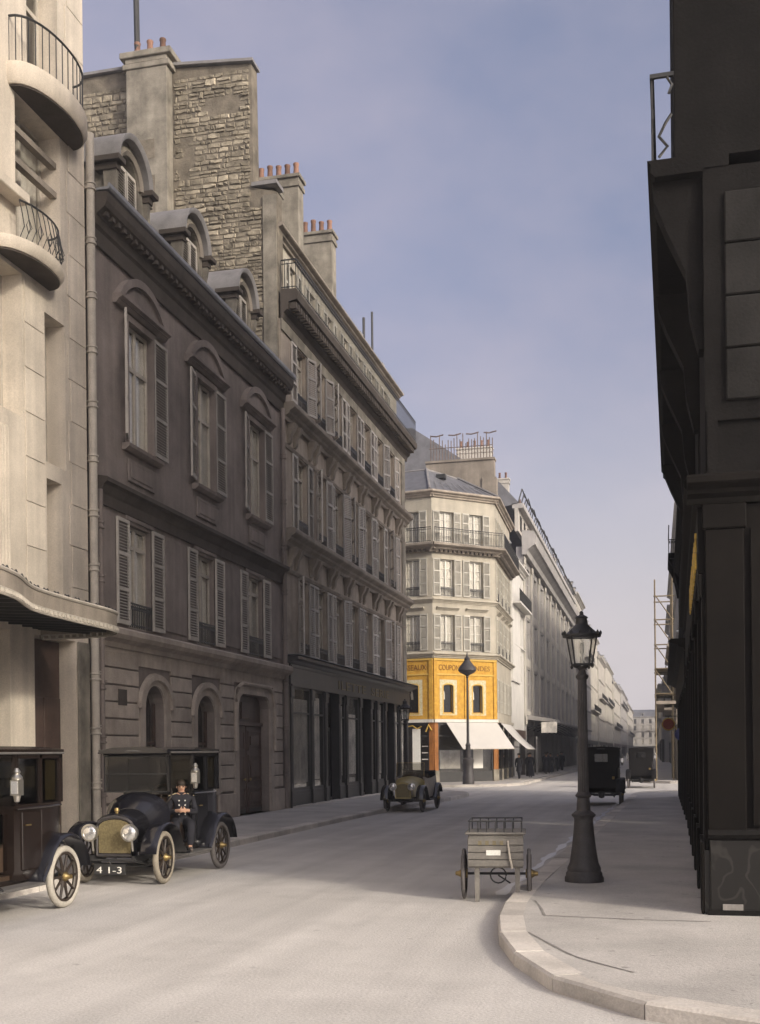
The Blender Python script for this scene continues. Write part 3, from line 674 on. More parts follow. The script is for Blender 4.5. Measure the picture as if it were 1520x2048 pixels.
    def spans(z): return [(.62 if z < 21.7 else 1.04, 3.98), (5.64, 7.9)]
    z = 15.2
    while z < 26.55:
        h = rs.uniform(.12, .27)
        for ya, yb in spans(z+h):
            y = ya+rs.uniform(0,.06)
            while y < yb-.12:
                wd = min(rs.uniform(.16, .58), yb-y)
                old = math.hypot((y+wd/2-2.1)/.75, (z-25.4)/.35) < 1 or math.hypot((y+wd/2-3.5)/.3, (z-23.6)/.8) < 1
                if not old:
                    parts = [(z, h)] if h < .22 or rs.random() < .55 else [(z, h*.45), (z+h*.45, h*.55)]
                    for zz, hh in parts: stones.append((y+rs.uniform(0,.015), zz+rs.uniform(-.012,.012), wd-rs.uniform(.01,.035), hh-rs.uniform(.008,.03), rs.uniform(.015, .07)))
                y += wd
        z += h
    stones.sort(key=lambda s: -s[2]*s[3])
    def stone(mb, s):
        y, z, wd, h, pr = s; j = lambda k: rs.uniform(-k, k); q = min(.035, h*.18)
        d = lambda: 39-pr*rs.uniform(.4,1.25)
        f = [(d(), y+q+j(q*.9), z+q+j(q*.8)), (d(), y+wd*.5+j(wd*.12), z+q*.7+j(q*.9)), (d(), y+wd-q+j(q*.9), z+q+j(q*.8)), (d(), y+wd-q+j(q), z+h-q+j(q*.8)), (d(), y+wd*.5+j(wd*.12), z+h-q*.7+j(q*.9)), (d(), y+q+j(q), z+h-q+j(q*.8))]
        b = [(39.02, y, z), (39.02, y+wd*.5, z), (39.02, y+wd, z), (39.02, y+wd, z+h), (39.02, y+wd*.5, z+h), (39.02, y, z+h)]
        mb.add(f+b, [(0,1,4,5),(1,2,3,4)]+[(i,i+6,(i+1)%6+6,(i+1)%6) for i in range(6)])
    for s in stones[:290]:
        m = MB(); stone(m, s); O('rubble_stone', m.mesh('rubble_stone'), 'rubble', gb)
    m = MB()
    for s in stones[290:]: stone(m, s)
    tag(O('small_rubble', m.mesh('small_rubble'), 'rubble', gb), kind='stuff')
    O('old_render', MB().box(38.93,39.0,.1,.6,15,22.0).mesh('or'), 'render', gb)
    O('coping', MB().loft([[(38.85,.9,26.82),(39.65,.9,26.82),(39.65,.9,26.92),(38.85,.9,26.92)],[(38.85,5.6,27.24),(39.65,5.6,27.24),(39.65,5.6,27.34),(38.85,5.6,27.34)],[(38.85,9.55,27.24),(39.65,9.55,27.24),(39.65,9.55,27.34),(38.85,9.55,27.34)]]).mesh('cp'), 'lead', gb)
    O('coping', MB().box(38.88,39.65,.05,1.0,22.36,22.5).mesh('cp'), 'lead', gb)
    # tall flue breast on the gable
    fb = MB().box(38.45,38.98,4.02,5.6,14.5,26.9).box(38.4,39.3,3.9,5.72,26.9,27.1).box(38.33,39.4,3.82,5.8,27.28,27.5)
    fb.box(38.42,39.2,4.0,5.62,27.1,27.28)
    b = fr.o('flue_breast', fb.mesh('flue_breast', bevel=.02), 'render')
    for i in range(3): O('chimney_pot', POT, 'terracotta', b, Matrix.Translation((38.8, 4.3+.5*i, 27.5)))
    O('flue_patch', MB().box(38.44,38.46,4.5,5.1,23.6,24.3).box(38.44,38.46,4.5,5.1,21.0,23.0).mesh('fp'), 'mortar', b)
    fr.o('tall_flue', MB().tube([(38.8,5.3,27.4),(38.8,5.35,31.5)], .11, 8).mesh('tf'), 'iron')
    chimney(fr, 39.3, 40.1, .3, 1.2, 20, 22.5, 'render', 0)
building_long()

# ================================================================== LEFT BUILDING (pale modern stone, glazed entrance canopy)
def bow(x0, x1, d, n=18, p=2.4):
    c = (x0+x1)/2; a = (x1-x0)/2
    return [(c-a*math.cos(math.pi*i/n), -d*math.sin(math.pi*i/n)**(2/p)) for i in range(n+1)]
def building_pale():
    root = thing('pale_stone_building', (-12.8, 18, 0), 'pale cream stone building with bowed balconies and an entrance canopy beside the plaster townhouse', 'building')
    fr = Fr(root, (-12.8, 0, 0), 90)
    H = 24
    holes = [rect(21.5,23.35,12.75,15.9), rect(22.62,23.5,8.5,11.75), rect(22.64,23.3,5.6,8.15), rect(20.4,21.7,9.2,12.2), rect(22.0,23.3,16.5,19.4),
             rect(19.0,20.3,16.5,19.4), rect(18.4,20.0,12.75,15.35), rect(17.5,18.9,5.6,12.2), rect(22.06,23.85,.14,4.7), rect(18.6,21.1,.14,4.7)]
    fr.o('wall', plate('wall', rect(6,24.46,0,H), holes, .62), 'cream')
    fr.o('side_wall', MB().box(24.1,24.44,.63,10,0,H).mesh('sw'), 'cream')
    fr.o('roof', MB().box(6,24.5,0,10,H,H+.3).mesh('rf'), 'zinc')
    fr.o('interior', MB().box(6.2,24.05,1.2,1.3,.2,H-.3).mesh('it'), 'interior')
    # ashlar facing stones of the end pier
    for k in range(17):
        z = 4.98+k*.94
        a = 23.72 if k % 2 else 23.62
        if z+.92 < H: fr.o('facing_stone', MB().box(a,24.45,-.022,-.002,z,z+.925).mesh('fs', bevel=.006), 'cream')
    for k in range(7):
        z = 5.6+k*.94
        if z < 11.5: fr.o('facing_stone', MB().box(21.78,22.55,-.022,-.002,z,z+.925).mesh('fs', bevel=.006), 'cream')
    # fluted pilaster
    fl = MB()
    fl.box(20.3,21.0,-.10,-.002,4.9,9.0)
    for i in range(6): fl.lathe([(.045,0),(.045,3.7)], 8, (20.38+i*.11,-.1,5.1))
    fr.o('fluted_pilaster', fl.mesh('fp'), 'cream')
    for (a, b, z0, z1, cu) in ((21.5,23.35,12.75,15.9,2), (22.62,23.5,8.5,11.75,1), (22.64,23.3,5.6,8.15,1), (20.4,21.7,9.2,12.2,1), (22.0,23.3,16.5,19.4,0), (19.0,20.3,16.5,19.4,0), (18.4,20.0,12.75,15.35,1), (17.5,18.9,5.6,12.2,1)):
        window(fr, (a+b)/2, z0, b-a, z1-z0, .46, .7, 0, cu)
    for zz in (15.2, 14.55): fr.o('transom_bar', MB().box(21.5,23.35,.08,.24,zz,zz+.13).mesh('ln'), 'stone2d')
    # bowed balcony slabs
    def slab(x0, x1, d, z0, z1, name):
        b = bow(x0, x1, d); b2 = bow(x0+.06, x1-.06, d-.08)
        m = MB().loft([[(x,y-.0,z0) for x, y in b2]+[(x1-.06,.02,z0),(x0+.06,.02,z0)], [(x,y,z0+.1) for x, y in b]+[(x1,.02,z0+.1),(x0,.02,z0+.1)], [(x,y,z1) for x, y in b]+[(x1,.02,z1),(x0,.02,z1)]])
        return fr.o(name, m.mesh(name, True), 'cream')
    slab(21.2,24.05,.72,15.95,16.38,'bow_balcony')
    m = MB(); bb = bow(21.3,23.95,.62)
    for i, (x, y) in enumerate(bb): m.tube([(x,y,16.38),(x,y,17.35)], .012, 5)
    m.tube([(x,y,17.36) for x, y in bb], .025, 6); fr.o('balcony_railing', m.mesh('br'), 'iron')
    con = MB().loft([[(-.15,.0,0),(.15,.0,0),(.15,-.08,0),(-.15,-.08,0)], [(-.18,0,.45),(.18,0,.45),(.18,-.3,.45),(-.18,-.3,.45)], [(-.2,0,.62),(.2,0,.62),(.2,-.5,.62),(-.2,-.5,.62)]]).mesh('con')
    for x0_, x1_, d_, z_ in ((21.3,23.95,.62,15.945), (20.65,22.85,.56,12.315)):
        bb = bow(x0_, x1_, d_); fr.o('soffit_shade', MB().loft([[(x,y,z_-.03) for x, y in bb]+[(x1_,-.004,z_-.03),(x0_,-.004,z_-.03)], [(x,y,z_) for x, y in bb]+[(x1_,-.004,z_),(x0_,-.004,z_)]]).mesh('sof'), 'sooty')  # dark sheet paints the shade below each bowed slab
    slab(20.55,22.95,.66,12.32,12.56,'window_balcony')
    m = MB(); bb = bow(20.8,22.85,.56)
    for i, (x, y) in enumerate(bb[4:]):
        m.tube([(x,y+.06,12.56),(x,y-.08,12.85),(x,y-.02,13.2),(x,y+.03,13.4)], .011, 5)
        if i % 2: m.tube([(x,y-.04,12.75),(x+.1,y-.06,12.9),(x,y-.05,13.05),(x-.08,y-.04,12.9),(x,y-.04,12.75)], .009, 5)
    m.tube([(x,y+.03,13.4) for x, y in bb[4:]], .022, 6); fr.o('balcony_railing', m.mesh('br2'), 'iron')
    fr.o('string_course', MB().box(19.9,21.5,-.34,-.002,13.5,13.72).mesh('sc2', bevel=.02), 'cream')
    # lower floor: doorway, pier
    fr.o('door_recess', MB().box(22.08,23.83,.4,.46,.16,4.68).box(22.3,23.0,.34,.4,.3,3.4).box(23.05,23.75,.34,.4,.3,3.4).mesh('dr', bevel=.01), 'doorwood')
    fr.o('pier_plinth', MB().box(21.12,22.04,-.08,-.002,.14,.9).mesh('pp', bevel=.02), 'cream')
    fr.o('corner_pier', MB().box(23.9,24.42,-.06,-.002,.14,4.7).mesh('cpier', bevel=.02), 'render')
    # entrance canopy: S-curved fascia, ribs below, glass roof
    pth = arc_pts([(13.0,-3.4),(15.0,-3.2),(16.4,-2.95),(17.8,-2.45),(19.4,-2.3),(21.0,-2.25),(21.7,-2.05),(22.15,-1.5),(22.3,-.7),(22.32,-.02)], 6)
    f = MB().loft([[(p.x,p.y,4.62) for p in pth], [(p.x,p.y-.03,4.66) for p in pth], [(p.x,p.y-.03,4.95) for p in pth], [(p.x,p.y,4.98) for p in pth], [(p.x,p.y+.05,4.98) for p in pth], [(p.x,p.y+.05,4.62) for p in pth], [(p.x,p.y,4.62) for p in pth]], False, False)
    cp = fr.o('entrance_canopy', f.mesh('canopy'), 'stone2d')
    O('canopy_moulding', MB().tube([(p.x,p.y-.03,4.99) for p in pth], .035, 6).tube([(p.x,p.y-.03,4.60) for p in pth], .022, 6).tube([(p.x,p.y-.04,4.69) for p in pth], .016, 6).mesh('cm'), 'frame', cp)
    dn = MB()
    for p in resample([tuple(q) for q in pth], .17): dn.box(p.x-.05,p.x+.05,p.y-.06,p.y-.02,4.62,4.68)
    tag(O('canopy_dentils', dn.mesh('cd'), 'frame', cp), kind='stuff')
    for p in resample([tuple(q) for q in pth[:-10]], .55): O('canopy_rib', MB().loft([[(p.x-.025,p.y+.04,4.66),(p.x+.025,p.y+.04,4.66),(p.x+.025,p.y+.04,4.74),(p.x-.025,p.y+.04,4.74)], [(p.x-.025,0,4.80),(p.x+.025,0,4.80),(p.x+.025,0,5.0),(p.x-.025,0,5.0)]]).mesh('rib'), 'iron', cp)
    O('canopy_roof', MB().loft([[(p.x,p.y+.05,4.90) for p in pth], [(p.x,-.002,5.03) for p in pth]], False, False).mesh('cr'), 'iron', cp)
    cr_ = MB()
    for p in resample([tuple(q) for q in pth[:-14]], .42): cr_.tube([(p.x-.12,p.y,5.0),(p.x-.06,p.y,5.055),(p.x,p.y,5.03),(p.x+.06,p.y,5.06),(p.x+.12,p.y,5.0)], .016, 5)
    tag(O('canopy_cresting', cr_.mesh('cc'), 'iron', cp), kind='stuff')
building_pale()

# ================================================================== CORNER BUILDING (yellow linen shop)
P0, P1, P2, P3 = Vector((-24,74.3,0)), Vector((-13.8,72.6,0)), Vector((-10.2,76.0,0)), Vector((-10.45,86.1,0))
def building_corner():
    root = thing('corner_building', tuple(P1), 'cream corner building with chamfered front, shuttered windows and a yellow painted shop mezzanine', 'building')
    def mk(a, b): return Fr(root, a, math.degrees(math.atan2((b-a).y, (b-a).x))), (b-a).length
    fl, Ll = mk(P0, P1); fm, Lm = mk(P1, P2); fr_, Lr = mk(P2, P3)
    faces = [(fl, Ll, [Ll-1.4-2.6*i for i in range(4)], 'L'), (fm, Lm, [1.13, 3.42], 'M'), (fr_, Lr, [1.5, 4.0, 6.5, 8.8], 'R')]
    rows = [(8.62,2.35), (12.15,2.4), (15.62,2.0)]
    for fr, ln, cs, tg in faces:
        holes = [rect(c-.53,c+.53,z,z+h) for c in cs for z, h in rows]
        if tg == 'R': holes += [rect(c-.5,c+.5,4.7,6.9) for c in cs]
        else: holes += [arch(c-.4,c+.4,4.6,6.33,.14) for c in cs]
        fr.o('wall', plate('wall', rect(0,ln,4.02,18.5), holes, .35), 'corner')
        fr.o('ground_wall', MB().box(0,ln,.25,.4,0,4.0).mesh('gw'), 'darkwood')
        fr.o('interior', MB().box(.6,ln-.6,.75,.8,4.0,18.4).mesh('it'), 'interior')
        for z, h in rows:
            for c in cs:
                window(fr, c, z, 1.06, h, .18, .0, 3, random.choice((1,3,1)), 'whitepaint')
                shutter(fr, c+.55, z+.02, .52, h, 'shutter3', 0, -.02, 2); shutter(fr, c-1.07, z+.02, .52, h, 'shutter3', 0, -.02, 2)
                if z < 15: fr.o('window_railing', railing_mesh(1.06, .6, .1), 'iron', (c-.53,-.02,z))
        if tg == 'R':
            for c in cs:
                window(fr, c, 4.7, 1.0, 2.2, .18, .0, 2, 1, 'whitepaint')
                shutter(fr, c+.52, 4.72, .5, 2.2, 'shutter3', 0, -.02, 2); shutter(fr, c-1.02, 4.72, .5, 2.2, 'shutter3', 0, -.02, 2)
        else:
            for c in cs:
                g = fr.o('mezzanine_window', plate('mw', arch(c-.4,c+.4,4.6,6.33,.14), [arch(c-.35,c+.35,4.66,6.31,.11)], .05), 'yellow', (0,.12,0))
                O('pane', plate('pane', arch(c-.38,c+.38,4.62,6.31,.12), [], .006), 'glass', g, Matrix.Translation((0,.02,0)))
                O('blind', MB().box(c-.1,c+.36,.3,.31,4.66,6.3).mesh('bl'), 'bluelens', g) if False else None
                O('display_cloth', MB().loft([[(c-.22,.12,5.5),(c-.1,.1,5.5),(c-.08,.14,5.5),(c-.2,.15,5.5)], [(c-.26,.12,5.85),(c-.12,.1,5.9),(c-.1,.14,5.9),(c-.24,.15,5.85)], [(c-.2,.12,6.05),(c-.16,.1,6.05),(c-.15,.14,6.05),(c-.19,.15,6.05)]]).mesh('dcl'), 'enamel', g)
                # white painted border and yellow frame
                fr.o('painted_border', plate('pb', arch(c-.78,c+.78,4.42,6.6,.3) if False else rect(c-.66,c+.66,4.46,6.76), [arch(c-.44,c+.44,4.55,6.34,.16)], .015), 'stipple', (0,-.047,0))
                fr.o('window_frame', plate('wf', arch(c-.46,c+.46,4.52,6.33,.2), [arch(c-.38,c+.38,4.58,6.33,.13)], .03), 'yellow_light', (0,-.06,0))
            # yellow boarding
            x0 = 0 if tg == 'M' else Ll-8; hl = [rect(c-.62,c+.62,4.5,6.72) for c in cs if c > x0]
            fr.o('yellow_boarding', plate('yb', rect(x0,ln,4.22,8.12), hl, .03), 'yellow', (0,-.035,0))
            fr.o('fascia_mould', MB().box(x0,ln,-.12,-.036,8.0,8.12).box(x0,ln,-.09,-.036,7.05,7.15).mesh('fm'), 'yellow_light')
            for x in ([.14, Lm/2+.03, Lm-.14] if tg == 'M' else [Ll-.14, Ll-2.7, Ll-5.3]):
                fr.o('yellow_pilaster', MB().box(x-.14,x+.14,-.10,-.036,4.22,7.98).mesh('yp', bevel=.01), 'yellow')
        # mouldings
        sp = .0
        cornice(fr, -.12, ln+.12, 8.16, .34, .34, 'corner', 'string_course')
        cornice(fr, -.06, ln+.06, 11.72, .26, .24, 'corner', 'string_course')
        for c in cs: cornice(fr, c-.85, c+.85, 11.25, .2, .22, 'corner', 'window_hood')
        cornice(fr, -.3, ln+.3, 14.95, .55, .75, 'stone2d', 'balcony_cornice')
        cornice(fr, -.18, ln+.18, 18.5, .42, .42, 'stone2', 'roof_cornice')
        md = MB()
        for i in range(int(ln/.34)): md.box(.05+i*.34,.2+i*.34,-.38,-.1,14.98,15.12)
        tag(fr.o('modillions', md.mesh('md'), 'sooty'), kind='stuff')
        fr.o('balcony_railing', railing_mesh(ln+.4, .95, .13, False, 'balc'), 'iron', (-.2,-.66,15.5))
        fr.o('lower_ledge', MB().box(-.02,ln+.02,-.2,-.002,4.0,4.2).mesh('ll'), 'whitepaint' if tg != 'R' else 'corner')
        # shop at street level
        np_ = {'L': [Ll-8.2,Ll-5.2,Ll-2.6,Ll-.15], 'M': [.15,2.55,Lm-.15], 'R': [.15,3.2,6.5,9.9]}[tg]
        for i, x in enumerate(np_):
            fr.o('shop_pilaster', MB().box(x-.15,x+.15,-.08,.24,.9,4.0).mesh('sp', bevel=.01), 'orange' if (tg != 'R' and i != 1) or (tg == 'R' and i == 0) else 'darkwood')
            fr.o('pilaster_base', MB().box(x-.2,x+.2,-.12,.24,.14,.9).mesh('pb', bevel=.02), 'render')
        for a, b in zip(np_, np_[1:]):
            a += .17; b -= .17
            s = fr.o('shop_window', MB().box(a,b,-.02,.12,.14,.8).box(a,a+.07,0,.08,.8,3.9).box(b-.07,b,0,.08,.8,3.9).box(a,b,0,.08,3.1,3.2).box(a,b,-.03,.08,3.85,3.99).mesh('sw'), 'shopwood')
            O('pane', MB().box(a+.05,b-.05,.03,.036,.8,3.9).mesh('p'), 'glass', s)
            if tg == 'M': O('white_panel', MB().box(a+.35,a+.35+.75,.0,.02,1.0,2.75).mesh('wp'), 'enamel', s) if a > 2 else O('goods', MB().box(a+.2,b-.3,.1,.2,1.0,2.2).mesh('gd'), 'display', s)
            if tg == 'L':
                O('white_panel', MB().box(b-1.15,b-.6,-.01,.01,.95,3.6).mesh('wp'), 'enamel', s)
                for k in range(3): O('price_card', MB().box(b-.5,b-.08,-.008,.005,1.6+.42*k,1.66+.42*k).mesh('pc'), 'display', s)
    # lettering on the yellow fascia
    fm.o('sign_lettering', text_mesh('COUPONS', .5, .008, 1.75), 'brownletter', (1.28,-.045,7.38))
    fm.o('sign_lettering', text_mesh('INDES', .46, .008, 1.3), 'brownletter', (3.75,-.045,7.38))
    fl.o('sign_lettering', text_mesh('TROUSSEAUX', .5, .008, 2.6), 'brownletter', (Ll-1.75,-.045,7.38))
    fl.o('gilt_ornament', MB().tube([(Ll-1.7,-.1,3.75),(Ll-1.4,-.12,3.8),(Ll-1.1,-.12,3.6),(Ll-.8,-.12,3.75)], .04, 6).tube([(Ll-.5,-.12,3.4),(Ll-.3,-.13,3.85),(Ll-.1,-.12,3.5)], .05, 6).mesh('go'), 'gilt')
    # roof with hips and skylight
    def off(v, d):  return v
    c0 = [Vector((-24,74.0,18.92)), Vector((-13.85,72.3,18.92)), Vector((-9.95,75.95,18.92)), Vector((-10.15,86.1,18.92))]
    c1 = [Vector((-24,77.2,21.0)), Vector((-14.7,75.7,21.0)), Vector((-12.9,77.6,20.7)), Vector((-13.0,86.1,20.7))]
    o0 = Vector(root.location)
    rm = MB().loft([[tuple(v-o0) for v in c0], [tuple(v-o0) for v in c1]], False, False)
    rm.poly([tuple(v-o0) for v in c1]+[tuple(Vector((-24,86.1,21))-o0)])
    rf = O('roof', rm.mesh('roof'), 'slate', root)
    for a, b in zip(c0[1:3], c1[1:3]): O('hip_flashing', MB().tube([tuple(a-o0+Vector((0,0,.05))), tuple(b-o0+Vector((0,0,.05)))], .09, 6).mesh('hf'), 'lead', rf)
    O('ridge_flashing', MB().tube([tuple(v-o0) for v in c1], .08, 6).mesh('rf'), 'lead', rf)
    for k in range(9):
        t = k/9; a = c0[1].lerp(c0[2], t); b = c1[1].lerp(c1[2], t); q = a.lerp(b, .45)
        O('slate_batten', MB().tube([tuple(a-o0+Vector((0,0,.03))), tuple(q-o0+Vector((0,0,.03)))], .02, 5).mesh('sb'), 'lead', rf)
    a = c0[1].lerp(c1[1], .72).lerp(c0[2].lerp(c1[2], .72), .33)-o0
    O('skylight', MB().box(-.3,.3,-.25,.3,-.05,.22).mesh('sk'), 'iron', rf, Matrix.Translation(a))
    # flue wall behind with its row of pipes
    fw = Fr(root, (0,0,0), 0)
    wl = fw.o('flue_wall', MB().box(-15.6,-10.75,80.2,80.9,18,22.55).box(-15.65,-10.7,80.1,81,22.55,22.7).box(-11.6,-10.6,80.1,81,19,21.3).mesh('fw'), 'stone2d')
    rs = random.Random(5); pm = MB()
    for i in range(22):
        x = -15.3+i*.21; pm.tube([(x,80.5,22.7),(x,80.5,22.7+rs.choice((1.2,1.5,1.6,1.9))*(1 if i % 7 else 1.2))], .035, 6)
        if i % 6 == 2: pm.tube([(x-.4,80.5,24.55),(x,80.5,24.5),(x+.5,80.5,24.6)], .05, 5)
    pm.tube([(-15.4,80.3,23.6),(-10.9,80.3,23.6)], .03, 5)
    tag(O('flue_pipes', pm.mesh('fpipes'), 'flue', wl, Matrix.Identity(4)), kind='stuff')
building_corner()
def awning(a, b, drop, proj, label, sag=.0):
    """canvas awning: a,b top corners on the wall (world), outward direction from the wall"""
    d = (b-a).normalized(); n = Vector((d.y, -d.x, 0))
    root = thing('shop_awning', tuple((a+b)/2), label, 'awning'); o = Vector(root.location)
    def P(t, s): return a.lerp(b, t)+n*proj*s+Vector((.0,0,-drop*s-sag*math.sin(math.pi*s)))-o
    t0 = [[P(i/10, j/6) for i in range(11)] for j in range(7)]
    m = MB().loft(t0, False, False); v = [[p+Vector((0,0,-.012)) for p in r] for r in t0]; m.loft(v, False, False)
    O('canvas', m.mesh('canvas', True), 'awning', root)
    for t in (0, 1): O('arm', MB().tube([P(t,1), P(t,.0)-Vector((0,0,drop*.85))], .02, 6).mesh('arm'), 'iron', root)
    O('front_bar', MB().tube([P(0,1), P(1,1)], .03, 6).mesh('bar'), 'frame', root)
def mid(t, z): return P1.lerp(P2, t)+Vector((.69,-.73,0))*.21+Vector((0,0,z))
awning(mid(.17,3.98), mid(.98,3.98), 1.72, 1.9, 'wide white canvas awning let down over the chamfered front of the yellow shop')
awning(P2.lerp(P3,.03)+Vector((.25,0,3.98)), P2.lerp(P3,.75)+Vector((.25,0,3.98)), 1.75, 1.75, 'narrow white canvas awning on the side front of the yellow shop', .12)

# ================================================================== FAR BUILDINGS
def far_house(name, label, y0, y1, X, side, ztop, floors, bays, wm, roof=(2.4,1.6), z0=4.4, chim=2, group=None, wd=None, shop=True, seed=0, shut=False, gable=None):
    rs = random.Random(seed+int(y0))
    root = thing(name, (X, (y0+y1)/2, 0), label, 'building', group)
    ln = y1-y0
    fr = Fr(root, (X, y0, 0), 90) if side < 0 else Fr(root, (X, y1, 0), -90)
    fh = (ztop-z0-.3)/floors; pitch = ln/bays; ww = wd or min(1.25, pitch*.45)
    cs = [pitch*(i+.5) for i in range(bays)]
    holes = [rect(c-ww/2,c+ww/2,z0+k*fh+.5,z0+(k+1)*fh-.35) for c in cs for k in range(floors)]
    fr.o('wall', plate('wall', rect(0,ln,0 if not shop else 3.7,ztop), holes, .35), wm)
    fr.o('interior', MB().box(.2,ln-.2,.6,.65,.2,ztop-.2).mesh('it'), 'interior')
    for s_ in (0, ln-.3): fr.o('side_wall', MB().box(s_,s_+.3,.36,10,0,ztop).mesh('sw'), wm)
    key = ('fw', round(ww,2), round(fh,2))
    if key not in CACHE:
        h = fh-.85; m = MB().box(-ww/2,-ww/2+.07,0,.05,0,h).box(ww/2-.07,ww/2,0,.05,0,h).box(-.04,.04,0,.05,0,h).box(-ww/2,ww/2,0,.05,h-.07,h).box(-ww/2,ww/2,0,.05,0,.1)
        CACHE[key] = (m.mesh('fw'), MB().box(-ww/2,ww/2,.02,.026,0,h).mesh('fp'), MB().box(-ww/2+.05,ww/2-.05,.2,.21,h*.1,h*.95).mesh('fc'))
    F, P, Cu = CACHE[key]
    for c in cs:
        for k in range(floors):
            o = fr.o('window', F, 'frame', (c,.1,z0+k*fh+.5)); O('pane', P, 'glass', o)
            if rs.random() < .55: O('curtain', Cu, 'curtain', o)
            if shut and y0 < 200:
                shutter(fr, c+ww/2+.02, z0+k*fh+.5, ww*.45, fh-.85, 'shutter3', 0, -.02, 2); shutter(fr, c-ww/2-.02-ww*.45, z0+k*fh+.5, ww*.45, fh-.85, 'shutter3', 0, -.02, 2)
    for k in range(1, floors): cornice(fr, 0, ln, z0+k*fh, .22, .18, wm, 'string_course')
    cornice(fr, -.05, ln+.05, ztop-.05, .5, .55, wm, 'roof_cornice')
    kb = rs.randint(1, floors-1) if floors > 1 else 0
    fr.o('balcony', MB().box(.2,ln-.2,-.75,-.002,z0+kb*fh+.24,z0+kb*fh+.38).mesh('bs'), wm)
    fr.o('balcony_railing', railing_mesh(ln-.4, .95, .16, False, 'fb%d' % int(y0)), 'iron', (.2,-.7,z0+kb*fh+.38))
    r1, r2 = roof
    fr.o('roof', MB().loft([[(0,.1,ztop+.42),(0,1.3,ztop+r1+.4),(0,6,ztop+r1+r2+.4),(0,10,ztop+r1+r2),(0,10,ztop)], [(ln,.1,ztop+.42),(ln,1.3,ztop+r1+.4),(ln,6,ztop+r1+r2+.4),(ln,10,ztop+r1+r2),(ln,10,ztop)]]).mesh('roof'), rs.choice(('slate','zinc')))
    for c in cs[::2]:
        d = fr.o('dormer', MB().box(c-.55,c+.55,.35,2,ztop+.5,ztop+1.95).mesh('dm'), wm); O('dormer_window', MB().box(c-.35,c+.35,.33,.349,ztop+.65,ztop+1.75).mesh('dw'), 'interior', d)
        O('dormer_cap', MB().prism([(.2,0),(2,0),(2,.14),(.2,.1)], c-.65, c+.65).mesh('dc'), 'zinc', d, Matrix.Translation((0,0,ztop+1.955)))
    for i in range(chim):
        x = .15 if i == 0 else ln-.75
        chimney(fr, x, x+.6, 2+rs.random(), 4.4+rs.random(), ztop+.5, ztop+r1+r2+rs.uniform(.9,1.9), 'far2', 4, 'y')
    if shop:
        for i, c in enumerate([pitch*k for k in range(bays+1)]):
            fr.o('shop_pier', MB().box(max(0,c-.2),min(ln,c+.2),-.05,.3,.14,3.7).mesh('sp'), 'darkwood' if rs.random() < .6 else wm)
        fr.o('shop_front', MB().box(0,ln,.3,.34,.14,3.7).mesh('sf'), 'shopwood')
        fr.o('shop_sign', MB().box(.1,ln-.1,-.12,-.002,3.1,3.75).mesh('ss'), rs.choice(('shopwood','doorwood','shopwood')))
    return root, fr, ln
# narrow white house next to the corner building
root, fr, ln = far_house('narrow_white_house', 'narrow white rendered house squeezed beside the cream corner building', 86.2, 95.0, -10.45, -1, 16.2, 3, 2, 'white', (1.0,.6), 7.2, 0, wd=.8)
fr.o('blank_panel', MB().box(.1,5.2,-.16,-.002,7.4,15.9).mesh('bp'), 'white')
